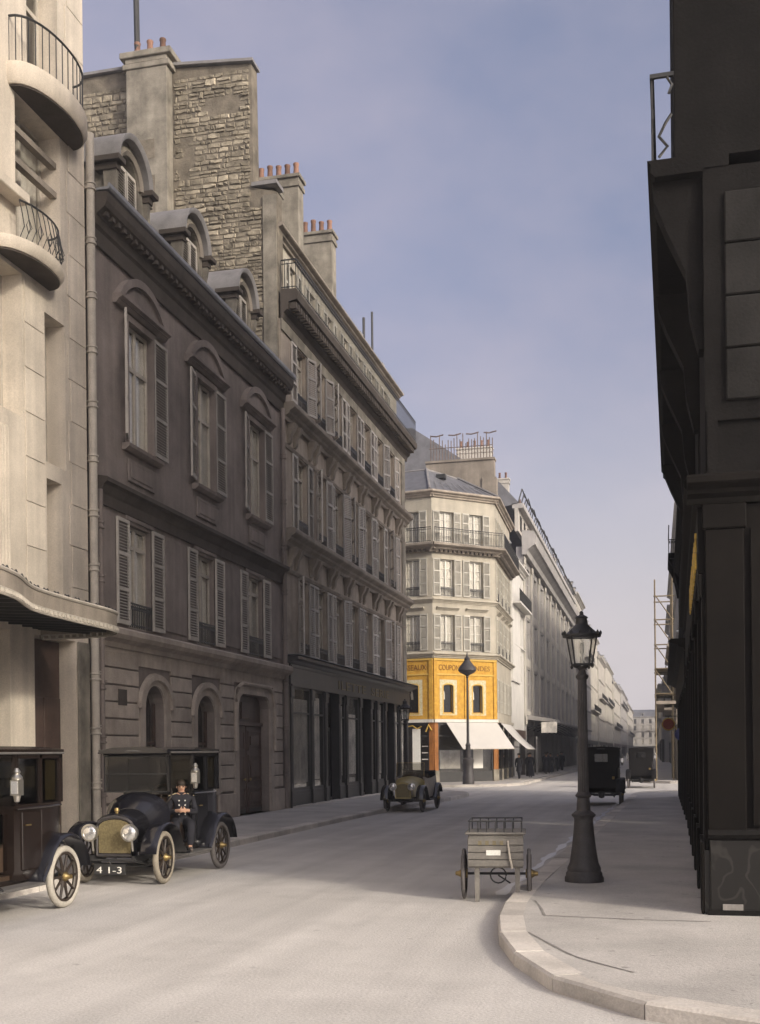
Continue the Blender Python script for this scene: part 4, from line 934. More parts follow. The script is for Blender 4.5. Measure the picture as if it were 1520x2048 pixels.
# the department store
def building_store():
    y0, y1, X = 95.2, 160.0, -10.5
    root = thing('department_store', (X, 127, 0), 'long pale store building with tall pilasters, heavy cornice and sloping roof past the white house', 'building')
    fr = Fr(root, (X, 0, 0), 90)
    bays = [(98.3+6.2*i) for i in range(10)]
    rows = [(5.6,3.5), (10.0,3.3), (14.2,3.5)]
    holes = [rect(c-2.35,c-.15,z,z+h) for c in bays for z, h in rows]+[rect(c+.15,c+2.35,z,z+h) for c in bays for z, h in rows]
    fr.o('wall', plate('wall', rect(y0,y1,4.2,19), holes, .5), 'far3'); fr.o('interior', MB().box(y0+.2,y1-.2,.9,1,.2,18.8).mesh('it'), 'interior')
    wf = MB().box(-1.1,-1.02,0,.06,0,3.3).box(1.02,1.1,0,.06,0,3.3).box(-.03,.03,0,.06,0,3.3).box(-1.1,1.1,0,.06,2.2,2.28).box(-1.1,1.1,0,.06,0,.1).mesh('wf'); pn = MB().box(-1.1,1.1,.03,.036,0,3.4).mesh('pn')
    cu = MB().box(-1.0,1.0,.12,.13,1.6,3.3).mesh('cu')
    rs = random.Random(2)
    for c in bays:
        for z, h in rows:
            for d in (-1.25, 1.25):
                o = fr.o('window', wf, 'far3', (c+d,.1,z)); O('pane', pn, 'glass', o)
                if rs.random() < .4: O('curtain', cu, 'blind', o)
            fr.o('spandrel', MB().box(c-2.3,c+2.3,-.05,-.002,z-.75,z-.12).mesh('sp', bevel=.02), 'far1')
    for i in range(11):
        x = 95.2+.45+6.2*i
        fr.o('pilaster', MB().box(x-.5,x+.5,-.14,-.002,4.3,18.2).box(x-.62,x+.62,-.2,-.14,4.3,5.0).box(x-.6,x+.6,-.2,-.14,17.6,18.2).mesh('pl', bevel=.03), 'far1')
    fr.o('main_cornice', MB().prism([(0,0),(-.4,0),(-.5,.4),(-.9,.7),(-1.1,.8),(-1.2,1.5),(-1.0,1.9),(0,2.0)], y0-.3, y1+.3).mesh('mc'), 'far3', (0,0,18.3))
    fr.o('attic_wall', MB().box(y0,y1,.3,.6,20.3,22.2).mesh('aw'), 'far2')
    for i in range(22): fr.o('attic_window', MB().box(96.4+2.9*i,97.5+2.9*i,.26,.299,20.6,21.8).mesh('aw2'), 'interior')
    fr.o('attic_cornice', MB().box(y0,y1,-.15,.8,22.2,22.6).mesh('ac'), 'far3')
    fr.o('roof', MB().loft([[(y0,.2,22.6),(y0,1.8,24.4),(y0,9.2,29.5),(y0,16,29.5),(y0,16,20)], [(y1,.2,22.6),(y1,1.8,24.4),(y1,9.2,27.0),(y1,16,27.0),(y1,16,20)]]).mesh('rf'), 'slate')
    fr.o('gable_wall', plate('g', [(0,0)]+[(-16,0),(-16,29.3),(-9.2,29.3),(-1.7,24.2),(-.2,22.4),(0,20)], [], .3), 'corner')
    g = root.children[-1]; g.matrix_basis = fr.base @ Matrix.Translation((y0-.32,0,0)) @ Matrix.Rotation(rad(-90),4,'Z') @ Matrix.Translation((0,0,0))
    cr2 = MB(); rs = random.Random(9)
    for i in range(40):
        y = y0+i*1.6; t = i/40; zz = 22.6; cr2.tube([(y,.3,22.6),(y+.4,.0,23.6+rs.random()*.5),(y+.9,-.2,23.2)], .06, 5)
    tag(fr.o('roof_ironwork', cr2.mesh('ri'), 'iron'), kind='stuff')
    for i in range(5): chimney(fr, 99+12*i, 99.8+12*i, 3, 6, 24, 28.5, 'far2', 5, 'y')
    # ground floor
    for i in range(11): fr.o('shop_pier', MB().box(95.2+.2+6.2*i,95.2+.9+6.2*i,-.1,.4,.14,4.3).mesh('sp'), 'far3')
    fr.o('shop_front', MB().box(y0,y1,.4,.45,.14,4.3).mesh('sf'), 'shopwood')
    mq = fr.o('street_canopy', MB().prism([(0,0),(-2.3,-.25),(-2.35,-.25),(-2.35,-.05),(-2.3,0),(0,.4)], 97, 156).mesh('mq'), 'far3', (0,0,4.75))
    for i in range(15): O('canopy_bracket', MB().tube([(97.5+4*i,-.05,-.9),(97.5+4*i,-1.0,-.5),(97.5+4*i,-1.9,-.22)], .05, 6).mesh('cb'), 'iron', mq)
    fr.o('hanging_sign', MB().box(96.4,96.5,-2.6,-1.3,3.6,4.5).mesh('hs'), 'display')
building_store()
FL = [(160.2,178,-10.6,23.5,4,6,'far2'), (178.2,196,-10.4,20.5,4,6,'far3'), (196.2,222,-10.5,22.0,4,8,'far1'), (222.2,250,-10.3,19.5,4,8,'far2'), (250.2,290,-10.2,20.5,4,10,'far1'), (290.2,345,-9.8,18.5,4,12,'far2'), (345.2,420,-9.6,19.5,4,14,'far3'), (420.2,520,-9.3,18,4,16,'far2')]
DESC = ['tall pale house', 'lower grey house', 'pale balconied house', 'low cream house', 'wide cream house', 'low pale house', 'grey terrace house', 'last pale house']
for i, (a, b, X, z, fl_, by, wm) in enumerate(FL):
    where = ['directly past the store', 'second past the store', 'third past the store', 'fourth past the store', 'fifth past the store', 'sixth past the store', 'seventh past the store', 'where the street closes'][i]
    far_house('street_house', '%s %s on the street line' % (DESC[i], where), a, b, X, -1, z, fl_, by, wm, (2.2,1.2), 4.2, 2, 'houses beyond the store', seed=i)
far_house('street_house', 'hazy pale house closing the far end of the street', 0, 24, 0, -1, 17, 4, 7, 'far2', (2.2,1.2), 4.2, 2, 'houses beyond the store', seed=77)[0].matrix_world = Matrix.Translation((-14,545,0)) @ Matrix.Rotation(rad(-90),4,'Z') @ Matrix.Translation((0,-12,0)) @ Matrix.Translation((0,24,0))
RRs = [(92.3,118,2.2,21,4,6,'far3'), (118.2,150,2.2,21,4,9,'far1'), (150.2,185,2.2,20,4,9,'far3'), (185.2,205,1.1,12,3,5,'far3'), (205.2,300,1.0,13,3,16,'far1'), (300.2,420,.9,13,3,20,'far2'), (420.2,530,.6,14,3,18,'far3')]
for i, (a, b, X, z, fl_, by, wm) in enumerate(RRs):
    where = ['right past the scaffolding', 'second past the scaffolding', 'third past the scaffolding', 'fourth past the scaffolding', 'fifth past the scaffolding', 'sixth past the scaffolding', 'seventh past the scaffolding'][i]
    far_house('street_house', 'shaded house across from the store, %s' % where, a, b, X, 1, z, fl_, by, wm, (2.0,1.0), 4.2, 2, 'houses past the scaffolding', seed=i+30)
# house under works with its scaffolding
root, fr, ln = far_house('unfinished_house', 'low dark house with a balcony ledge behind wooden scaffolding', 75.4, 92, 1.35, 1, 8.4, 1, 5, 'stone2d', (.3,.2), 4.4, 1)
fr.o('balcony_ledge', MB().box(0,ln,-1.25,-.002,5.0,5.2).mesh('bl'), 'stone2')
fr.o('balcony_parapet', railing_mesh(ln, .8, .14, True, 'unf'), 'iron', (0,-1.2,5.2))
sf = thing('scaffolding', (.4, 76, 0), 'tall timber scaffolding poles with cross braces rising over the low dark house', 'scaffolding')
rs = random.Random(4); o = Vector(sf.location)
for X in (.08, 1.15):
    for Y in (75.6, 78.6, 81.6): O('pole', MB().tube([(X-o.x,Y-o.y,.1),(X-o.x,Y-o.y,13.2-rs.random())], .055, 6).mesh('pole'), 'scaffold', sf)
for z in (5.6, 7.2, 8.8, 10.4, 11.9):
    for Y in (75.6, 78.6): O('ledger', MB().tube([(.0-o.x,Y-o.y,z),(1.3-o.x,Y-o.y,z)], .045, 6).mesh('ledger'), 'scaffold', sf)
    O('ledger', MB().tube([(.08-o.x,75.2-o.y,z),(.08-o.x,82-o.y,z)], .045, 6).mesh('ledger'), 'scaffold', sf)
for z in (5.6, 7.2, 8.8, 10.4): O('brace', MB().tube([(.08-o.x,75.55-o.y,z+1.6),(1.15-o.x,75.55-o.y,z)], .04, 6).mesh('brace'), 'scaffold', sf)
for z in (5.65, 7.25): O('plank', MB().box(.1-o.x,1.2-o.x,-.6,6,z,z+.05).mesh('plank'), 'scaffold', sf)

# ================================================================== RIGHT BUILDINGS (dark, close)
def building_right():
    root = thing('dark_corner_cafe_building', (.62, 14.2, 0), 'dark corner building with stone balcony on scroll consoles and a marble plinth', 'building')
    ff = Fr(root, (.62,14.2,0), 0); fs = Fr(root, (.62,14.2,0), -90.9)
    Ln = 15.9
    H = 23.6
    # street side (local x runs from -Ln to 0)
    holes = [rect(-3.9-3.6*i,-2.5-3.6*i,z,z+2.6) for i in range(4) for z in (9.6, 13.2, 16.8)]
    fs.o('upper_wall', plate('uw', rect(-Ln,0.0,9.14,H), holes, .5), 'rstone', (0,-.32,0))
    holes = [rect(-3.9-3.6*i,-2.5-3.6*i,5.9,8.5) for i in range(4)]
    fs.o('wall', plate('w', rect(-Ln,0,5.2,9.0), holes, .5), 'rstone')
    fs.o('interior', MB().box(-Ln+.3,-.5,1.0,1.1,.2,H-.3).mesh('it'), 'interior')
    for i in range(4):
        for z in (5.9, 9.6, 13.2, 16.8): window(fs, -3.2-3.6*i, z, 1.4, 2.6, .25 if z < 9 else .0, .75, 0, 1)
    for i in range(5):
        x = -.28-3.55*i
        c = MB().loft([[(-.16,0,6.9),(.16,0,6.9),(.16,-.06,6.9),(-.16,-.06,6.9)], [(-.17,0,7.4),(.17,0,7.4),(.17,-.16,7.35),(-.17,-.16,7.35)], [(-.16,0,7.9),(.16,0,7.9),(.16,-.2,7.85),(-.16,-.2,7.85)], [(-.18,0,8.35),(.18,0,8.35),(.18,-.42,8.35),(-.18,-.42,8.35)], [(-.2,0,8.7),(.2,0,8.7),(.2,-.56,8.72),(-.2,-.56,8.72)], [(-.2,0,8.94),(.2,0,8.94),(.2,-.58,8.94),(-.2,-.58,8.94)]])
        fs.o('scroll_console', c.mesh('sc', True), 'rstone', (x,-.002,0))
    fs.o('balcony_slab', MB().prism([(0,0),(-.55,0),(-.6,.05),(-.6,.16),(-.64,.2),(0,.2)], -Ln, .05).mesh('bs'), 'rstone', (0,0,8.95))
    m = MB(); m.box(-Ln,.0,-.6,-.55,10.15,10.2)
    for i in range(int(Ln/.3)):
        x = -.03-i*.3; m.box(x-.012,x+.012,-.59,-.565,9.15,10.15)
        m.tube([(x,-.575,9.25),(x-.07,-.575,9.35),(x,-.575,9.5),(x+.07,-.575,9.65),(x,-.575,9.8)], .014, 5)
    m.box(-.02,.02,-.6,-.32,10.15,10.2); m.tube([(0,-.5,9.2),(0,-.4,9.32),(0,-.5,9.45),(0,-.42,9.6),(0,-.35,9.7)], .02, 5); m.tube([(0,-.4,10.15),(0,-.34,10.05),(0,-.38,9.95)], .02, 5)
    fs.o('balcony_railing', m.mesh('br'), 'iron')
    cornice(fs, -Ln, .0, 5.0, .32, .25, 'rdark', 'shop_cornice')
    fs.o('shop_fascia', MB().box(-Ln,-.02,-.1,.2,4.2,4.98).mesh('sf'), 'rdark')
    rs = random.Random(8)
    for i in range(11):
        x = -.7-i*.5; h = .42; k = i % 4
        g = MB().box(x-.13,x-.06,-.125,-.102,4.36,4.36+h)
        if k != 1: g.box(x-.06,x+.1,-.125,-.102,4.36+h-.07,4.36+h)
        if k in (0, 2): g.box(x-.06,x+.08,-.125,-.102,4.36+h*.45,4.36+h*.45+.06)
        if k in (1, 2): g.box(x-.06,x+.1,-.125,-.102,4.36,4.43)
        if k in (3,): g.box(x+.06,x+.12,-.125,-.102,4.36,4.36+h-.07)
        fs.o('gilt_letter', g.mesh('gl'), 'gilt')
    for i in range(7):
        x = -.2-2.55*i
        fs.o('shop_pilaster', MB().box(x-.2,x+.2,-.06,.3,.9,4.2).box(x-.24,x+.24,-.1,-.06,.14,1.0).box(x-.24,x+.24,-.1,-.06,3.9,4.18).mesh('sp', bevel=.012), 'rdark')
        fs.o('pilaster_base', MB().box(x-.24,x+.24,-.058,.3,.14,.9).mesh('pb'), 'marble')
    for i in range(6):
        a = -.42-2.55*i; b = a-2.1
        s = fs.o('shop_window', MB().box(b,a,.05,.25,.14,.95).box(b,a,.08,.16,4.05,4.2).box(b,b+.08,.08,.16,.95,4.1).box(a-.08,a,.08,.16,.95,4.1).box(b,a,.08,.16,3.2,3.28).mesh('sw'), 'rdark')
        O('pane', MB().box(b+.05,a-.05,.11,.118,.95,4.1).mesh('p'), 'glass', s)
        if i in (1, 3): O('curtain', MB().box(b+.1,a-.1,.3,.31,1.0,2.0).mesh('c'), 'blind', s)
    # end front towards the camera (local x from 0 to the right)
    W = 9
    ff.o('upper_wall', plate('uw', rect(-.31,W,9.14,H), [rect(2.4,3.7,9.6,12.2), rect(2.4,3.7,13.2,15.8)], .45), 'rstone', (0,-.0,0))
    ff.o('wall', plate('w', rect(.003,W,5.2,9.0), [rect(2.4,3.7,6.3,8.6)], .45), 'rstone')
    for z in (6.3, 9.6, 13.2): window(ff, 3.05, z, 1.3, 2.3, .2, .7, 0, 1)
    for k in range(4): ff.o('ashlar_block', MB().box(.24,1.9,-.05,-.002,6.22+.62*k,6.22+.62*k+.6).mesh('ab', bevel=.015), 'rashlar')
    ff.o('stone_panel', plate('spn', rect(.02,1.5,5.36,6.12), [rect(.14,1.38,5.5,5.98)], .05), 'rstone', (0,-.052,0))
    cornice(ff, -.22, W, 5.0, .32, .25, 'rdark', 'shop_cornice')
    ff.o('frieze_moulding', MB().box(-.02,W,-.12,-.002,5.33,5.36).mesh('fmz'), 'rstone')
    ff.o('shop_front', MB().box(.0,W,.0,.3,1.05,4.99).mesh('sf'), 'rdark')
    ff.o('front_pilaster', MB().box(-.02,.42,-.07,-.002,1.05,4.7).box(-.05,.45,-.1,-.002,4.7,4.99).mesh('fp', bevel=.012), 'rdark')
    ff.o('front_panel', plate('fpn', rect(.5,2.6,1.2,4.7), [rect(.66,2.44,1.4,4.5)], .05), 'rdark', (0,-.052,0))
    ff.o('sill_moulding', MB().prism([(0,0),(-.1,0),(-.14,.05),(-.1,.1),(0,.12)], -.02, W).mesh('sm'), 'rstone', (0,0,1.04))
    ff.o('marble_plinth', MB().box(.0,W,-.07,.2,.14,1.03).mesh('mp', bevel=.01), 'marble')
    ff.o('stone_footing', MB().box(-.03,W,-.11,-.072,.14,.2).mesh('sfo'), 'rstone')
    pl = ff.o('small_plate', MB().box(.14,.37,-.085,-.072,.2,.27).mesh('sp'), 'seam')
    ff.o('roof', MB().box(-.3,W,0,15,H,H+.4).mesh('rf'), 'zinc')
    ff.o('wall_filler', MB().box(-.02,.3,-.02,.1,9.0,9.14).mesh('ds'), 'rstone')  # stone block closing the gap between lower and upper wall
    return root
building_right()
def building_right2():
    root = thing('dark_end_house', (.87, 30.2, 0), 'dark house with a short iron balcony at the end of the shaded block', 'building')
    fs = Fr(root, (.88,30.15,0), -90.4); Ln = 19.6; H = 24.5
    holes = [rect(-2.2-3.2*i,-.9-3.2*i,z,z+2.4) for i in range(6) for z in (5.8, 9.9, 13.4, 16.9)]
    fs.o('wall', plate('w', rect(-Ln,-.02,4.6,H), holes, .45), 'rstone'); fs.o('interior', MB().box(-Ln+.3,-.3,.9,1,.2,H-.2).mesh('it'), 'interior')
    fs.o('end_wall', MB().box(-Ln,-Ln+.3,.46,10,0,H).mesh('ew'), 'rstone')
    for i in range(6):
        for z in (5.8, 9.9, 13.4, 16.9): window(fs, -1.55-3.2*i, z, 1.3, 2.4, .2, .75, 0, 1)
    for z in (8.9, 12.9): cornice(fs, -Ln, -.02, z, .3, .22, 'rstone', 'string_course')
    fs.o('balcony_slab', MB().box(-Ln-.1,-Ln+3.2,-.42,-.002,9.62,9.82).mesh('bs', bevel=.02), 'rstone')
    m = railing_mesh(3.2, 1.1, .14, True, 'r2'); fs.o('balcony_railing', m, 'iron', (-Ln-.05,-.38,9.82))
    fs.o('balcony_railing', railing_mesh(.4, 1.1, .1, True, 'r3'), 'iron', (-Ln-.04,-.38,9.82), math.pi/2)
    for x in (-Ln+.2, -Ln+2.9): fs.o('bracket', MB().loft([[(x-.1,0,8.4),(x+.1,0,8.4),(x+.1,-.05,8.4),(x-.1,-.05,8.4)], [(x-.1,0,9.2),(x+.1,0,9.2),(x+.1,-.2,9.2),(x-.1,-.2,9.2)], [(x-.12,0,9.6),(x+.12,0,9.6),(x+.12,-.4,9.6),(x-.12,-.4,9.6)]]).mesh('bk'), 'rstone')
    fs.o('shop_fascia', MB().box(-Ln,-.02,-.14,.3,3.8,4.6).mesh('sf'), 'rdark')
    cornice(fs, -Ln-.1, -.02, 4.62, .3, .5, 'rdark', 'shop_cornice')
    for i in range(8): fs.o('shop_pilaster', MB().box(-.4-2.7*i,-.05-2.7*i,-.1,.3,.14,3.8).mesh('sp', bevel=.01), 'rdark')
    for i in range(7):
        s = fs.o('shop_window', MB().box(-2.72-2.7*i,-.42-2.7*i,.1,.3,.14,.8).box(-2.72-2.7*i,-.42-2.7*i,.12,.2,3.6,3.8).mesh('sw'), 'rdark'); O('pane', MB().box(-2.72-2.7*i,-.42-2.7*i,.14,.15,.8,3.7).mesh('p'), 'glass', s)
    fs.o('roof', MB().box(-Ln,0,0,12,H,H+.4).mesh('rf'), 'zinc')
building_right2()
# optician's spectacles sign
sp = thing('spectacles_sign', (.72, 44.5, 2.85), 'giant hanging spectacles sign with one red lens and one blue lens', 'sign')
for (dx, dz, mm, rm_) in ((-.22,.2,'redlens','gilt'), (.25,-.18,'bluelens','bluelens')):
    l = O('lens', MB().lathe([(.001,-.03),(.2,-.03),(.2,.03),(.001,.03)], 24, (dx,0,dz), 'y').mesh('lens'), mm, sp)
    O('rim', MB().tube([(dx+.215*math.cos(2*math.pi*i/24), 0, dz+.215*math.sin(2*math.pi*i/24)) for i in range(24)], .035, 6, True).mesh('rim'), rm_, l)
O('bridge', MB().tube([(-.04,0,.12),(.02,0,.09),(.08,0,-.02)], .022, 6).mesh('bridge'), 'gilt', sp)
O('bracket', MB().tube([(.3,.05,.5),(-.35,.05,.5)], .02, 6).tube([(-.22,.03,.42),(-.22,.05,.5)], .012, 5).tube([(.25,.03,.05),(.25,.05,.5)], .012, 5).mesh('bracket'), 'iron', sp)

# ================================================================== STREET LAMPS
def lamp_post(loc, label):
    root = thing('street_lamp', loc, label, 'street lamp', 'cast-iron street lamps')
    b = MB().lathe([(.29,0),(.29,.06),(.27,.09),(.27,.13),(.245,.16),(.25,.2),(.235,.235),(.215,.28),(.18,.5),(.155,.72),(.14,.92),(.145,.95),(.175,.98),(.18,1.0),(.15,1.03),(.11,1.06)], 28)
    O('base', b.mesh('base', True), 'lampiron', root)
    c = MB().lathe([(.105,1.05),(.10,1.15),(.092,1.25),(.115,1.27),(.12,1.29),(.10,1.315),(.085,1.34)], 24)
    n = 16; lp = []
    for z, r in ((1.33,.083), (2.1,.075), (3.0,.066), (3.04,.066)):
        lp.append([((r*(1 if i % 2 else .9))*math.cos(2*math.pi*i/(2*n)), (r*(1 if i % 2 else .9))*math.sin(2*math.pi*i/(2*n)), z) for i in range(2*n)])
    c.loft(lp); c.lathe([(.07,3.02),(.095,3.05),(.095,3.08),(.06,3.11),(.05,3.16),(.075,3.19),(.05,3.22)], 20)
    O('column', c.mesh('column', True), 'lampiron', root)
    # lantern
    zb, zt, rb, rt = 3.24, 3.66, .14, .205; m = 4
    fr = MB(); cor = lambda r, k: (r*1.3*math.cos(math.pi/4+k*math.pi/2+.25), r*1.3*math.sin(math.pi/4+k*math.pi/2+.25))
    fr.tube([(*cor(rb,k),zb) for k in range(4)], .02, 6, True); fr.tube([(*cor(rt,k),zt) for k in range(4)], .018, 6, True)
    for k in range(4):
        fr.tube([(*cor(rb,k),zb),(*cor(rt,k),zt)], .013, 6); fr.lathe([(.001,-.06),(.02,-.04),(.024,-.015),(.014,0)], 8, (*cor(rb,k),zb))
        fr.tube([(.02*math.cos(k*1.57),.02*math.sin(k*1.57),3.16),(*cor(rb*.7,k),zb-.02)], .012, 5)
    la = O('lantern', fr.mesh('lantern', True), 'iron', root)
    for k in range(4):
        a, b2 = cor(rb,k), cor(rb,(k+1)%4); c2, d = cor(rt,(k+1)%4), cor(rt,k)
        O('pane', MB().poly([(*a,zb),(*b2,zb),(*c2,zt),(*d,zt)]).mesh('pane'), 'lampglass', la)
    O('burner', MB().tube([(0,0,3.2),(0,0,3.42)], .02, 6).lathe([(.001,3.40),(.03,3.41),(.035,3.48),(.03,3.56),(.001,3.57)], 10).mesh('burner', True), 'enamel', la)
    rf = MB(); lp = []
    for z, r in ((3.66,.215), (3.655,.27), (3.69,.275), (3.70,.235), (3.78,.15), (3.85,.085), (3.87,.085), (3.93,.075), (3.94,.095), (3.96,.08), (3.99,.03), (4.03,.028), (4.05,.005)):
        lp.append([(r*1.05*math.cos(2*math.pi*i/16), r*1.05*math.sin(2*math.pi*i/16), z) for i in range(16)])
    rf.loft(lp); O('lantern_roof', rf.mesh('lr', True), 'iron', root)
    cg = MB()
    for k in range(12): cg.lathe([(.018,0),(.022,.03),(.004,.06)], 6, (.278*math.cos(k*math.pi/6),.278*math.sin(k*math.pi/6),3.69))
    tag(O('roof_cresting', cg.mesh('cg'), 'iron', root), kind='stuff')
    return root
lamp_post((-1.05, 17.45, .14), 'cast-iron gas lamp with flared base on the curved pavement beside the handcart')
lamp_post((-9.5, 44.0, .14), 'cast-iron gas lamp in front of the dark shopfront windows')
fl_ = thing('tall_street_lamp', (-10.95, 68.6, .14), 'tall slender lamp with a dark onion-shaped head before the yellow corner shop', 'street lamp')
O('base', MB().lathe([(.36,0),(.36,.5),(.32,.55),(.3,1.2),(.34,1.3),(.34,1.5),(.16,1.6),(.14,2.3),(.17,2.35),(.09,2.5)], 16).mesh('base', True), 'lampiron', fl_)
O('column', MB().lathe([(.09,2.45),(.07,4.5),(.055,6.4),(.1,6.45),(.06,6.55)], 12).mesh('col', True), 'lampiron', fl_)
O('lamp_head', MB().lathe([(.05,6.5),(.2,6.6),(.45,6.72),(.56,6.85),(.52,7.0),(.36,7.2),(.22,7.38),(.16,7.5),(.2,7.54),(.12,7.6),(.06,7.75),(.02,7.95)], 20).mesh('head', True), 'lampiron', fl_)

# ================================================================== MOTOR VEHICLES
def section(w, z0, z1, y, top=.35, n=7):
    """bonnet-like cross-section: flat sides, rounded top"""
    pts = [(-w/2, y, z0), (-w/2, y, z1-top*(z1-z0))]
    for i in range(1, n): 
        t = math.pi*i/n; pts.append((-w/2*math.cos(t), y, z1-top*(z1-z0)+top*(z1-z0)*math.sin(t)))
    return pts+[(w/2, y, z1-top*(z1-z0)), (w/2, y, z0)]
def make_wheel(root, x, y, r, tm, steer=0, spokes=10, tw=.048, rimm='spoke'):
    s = 1 if x > 0 else -1
    m = MB(); ri = r-.085
    m.lathe([(ri-.035,-.03),(ri,-.035),(ri,.035),(ri-.035,.03)], 32, (0,0,0), 'x', False); m.f.extend([]); 
    for i in range(spokes):
        a = 2*math.pi*i/spokes; ca, sa = math.cos(a), math.sin(a)
        m.tube([(.0,ca*.06,sa*.06),(.0,ca*(ri*.55),sa*(ri*.55)),(.0,ca*(ri-.02),sa*(ri-.02))], [.026,.02,.017], 6)
    o = O('wheel', m.mesh('wheel', True), rimm, root, Matrix.Translation((x,y,r)) @ Matrix.Rotation(steer,4,'Z'))
    t = MB(); lp = []
    for i in range(37):
        a = 2*math.pi*i/36; lp.append([((tw*math.cos(b)*1.05), (r-tw+tw*math.sin(b))*math.cos(a), (r-tw+tw*math.sin(b))*math.sin(a)) for b in [2*math.pi*k/10 for k in range(10)]])
    t.loft(lp, False); O('tyre', t.mesh('tyre', True), tm, o)
    h = MB().lathe([(.001,s*.13),(.028,s*.125),(.034,s*.09),(.05,s*.06),(.065,s*.04),(.065,-s*.05)], 14, (0,0,0), 'x'); O('hub', h.mesh('hub', True), 'brass', o)
    return o
def fender(root, x0, x1, pts, m, name='mudguard'):
    lp = [[(x0,y,z),(x0+.03,y,z+.025),(x1-.03,y,z+.025),(x1,y,z),(x1,y,z-.02),(x0,y,z-.02)] for y, z in pts]
    return O(name, MB().loft(lp).mesh(name, True), m, root)
def headlamp(root, x, y, z, r=.13):
    o = O('headlamp', MB().lathe([(.001,.2),(.05,.19),(.1,.13),(r,.03),(r+.012,.02),(r+.012,-.02),(r-.01,-.025),(r-.015,-.01)], 24, (x,y,z), 'y', False).tube([(x,y+.08,z-.1),(x,y+.12,z-.3)], .018, 6).mesh('headlamp', True), 'nickel', root)
    O('lens', MB().lathe([(r-.012,-.008),(r*.7,-.03),(r*.35,-.042),(.001,-.046)], 24, (x,y,z), 'y', False).mesh('lens', True), 'lens', o)
def taxi(name, label, loc, rz, bm, tyres=('tyre','tyre','tyre','tyre'), plate_txt=None, fm=None, blind=True, steer=0, sidelamp=True):
    """front axle at y=0, rear axle at y=2.5, faces -y"""
    fm = fm or bm
    R = thing(name, loc, label, 'car', 'closed taxis'); R.rotation_euler = (0,0,rz)
    for (x, y, t) in ((.70,0,tyres[0]), (-.70,0,tyres[1]), (.70,2.5,tyres[2]), (-.70,2.5,tyres[3])): make_wheel(R, x, y, .43, t, steer if y == 0 else 0)
    ch = MB()
    for s in (-1, 1): ch.box(s*.38-.035,s*.38+.035,-.45,2.75,.40,.48); ch.tube([(s*.42,-.5,.42),(s*.45,-.1,.34),(s*.45,.4,.44)], .03, 6); ch.tube([(s*.42,2.0,.46),(s*.47,2.5,.34),(s*.42,2.95,.46)], .03, 6)
    ch.tube([(-.66,0,.40),(-.4,0,.30),(.4,0,.30),(.66,0,.40)], .03, 8); ch.tube([(-.66,2.5,.43),(.66,2.5,.43)], .04, 8); ch.lathe([(.001,-.14),(.12,-.1),(.15,0),(.12,.1),(.001,.14)], 12, (0,2.5,.43), 'x')
    ch.tube([(-.6,.12,.36),(.6,.12,.36)], .015, 6); ch.tube([(0,-.5,.42),(0,-.3,.42)], .02, 6); ch.tube([(0,-.5,.42),(.0,-.5,.30),(.1,-.52,.30)], .016, 6)
    ch.tube([(-.42,-.5,.42),(.42,-.5,.42)], .022, 6)
    O('chassis', ch.mesh('chassis'), 'iron', R)
    # radiator
    rs_ = lambda w_, z0, z1, y: section(w_, z0, z1, y, .22, 8)
    rdm = MB().loft([rs_(.66,.45,1.14,-.33), rs_(.68,.44,1.16,-.30), rs_(.68,.44,1.16,-.2), rs_(.64,.46,1.12,-.18)]); ra = O('radiator', rdm.mesh('radiator', True), fm if fm != 'carbrown' else 'brass', R)
    O('radiator_core', MB().loft([rs_(.56,.52,1.06,-.342), rs_(.56,.52,1.06,-.30)]).mesh('core'), 'mesh', ra)
    O('radiator_shell', MB().tube([(p[0],-.335,p[2]) for p in rs_(.62,.48,1.10,-.3)], .028, 6, True).mesh('shell', True), 'lampiron', ra)
    O('filler_cap', MB().lathe([(.001,.09),(.03,.085),(.04,.05),(.04,.03),(.025,.02),(.025,-.02)], 12, (0,-.25,1.16)).mesh('cap', True), 'brass', ra)
    # bonnet and scuttle
    bn = MB().loft([section(.62,.55,1.12,-.19,.35,9), section(.66,.55,1.17,0,.38,9), section(.74,.55,1.22,.2,.42,9)]); bo = O('bonnet', bn.mesh('bonnet', True), bm, R)
    lv = MB()
    for s in (-1, 1):
        for i in range(6): lv.box(s*.345-.012,s*.345+.012,-.1+i*.045,-.08+i*.045,.68,.92)
    tag(O('louvres', lv.mesh('lv'), bm, bo), kind='stuff')
    O('scuttle', MB().loft([section(.74,.5,1.23,.19,.42,9), section(.92,.5,1.36,.34,.42,9), section(1.12,.5,1.47,.5,.35,9), section(1.14,.5,1.48,.56,.35,9)]).mesh('scuttle', True), fm, R)
    # tub of the driver's place and the cabin
    def tub(y, w_, z0, z1): return [(-w_/2+.05,y,z0),(-w_/2,y,z0+.12),(-w_/2,y,z1),(w_/2,y,z1),(w_/2,y,z0+.12),(w_/2-.05,y,z0)]
    O('floor', MB().box(-.56,.56,.5,1.45,.5,.56).mesh('floor'), 'leather', R)
    cb = MB().loft([tub(1.36,1.26,.5,1.46), tub(1.5,1.30,.47,1.47), tub(2.2,1.32,.47,1.47), tub(2.5,1.26,.55,1.47), tub(2.64,1.16,.68,1.47)])
    body = O('body', cb.mesh('body', True), bm, R)
    for s in (-1, 1):
        O('waist_moulding', MB().tube([(s*.665,1.38,1.42),(s*.668,2.2,1.42),(s*.64,2.5,1.42),(s*.585,2.65,1.42)], .018, 6).mesh('wm', True), bm, body)
    O('seat', MB().box(-.5,.5,.92,1.36,.56,.92).box(-.5,.5,1.26,1.36,.92,1.4).mesh('seat', bevel=.05, seg=2), 'leather', R)
    # pillars, window frames
    pl = MB()
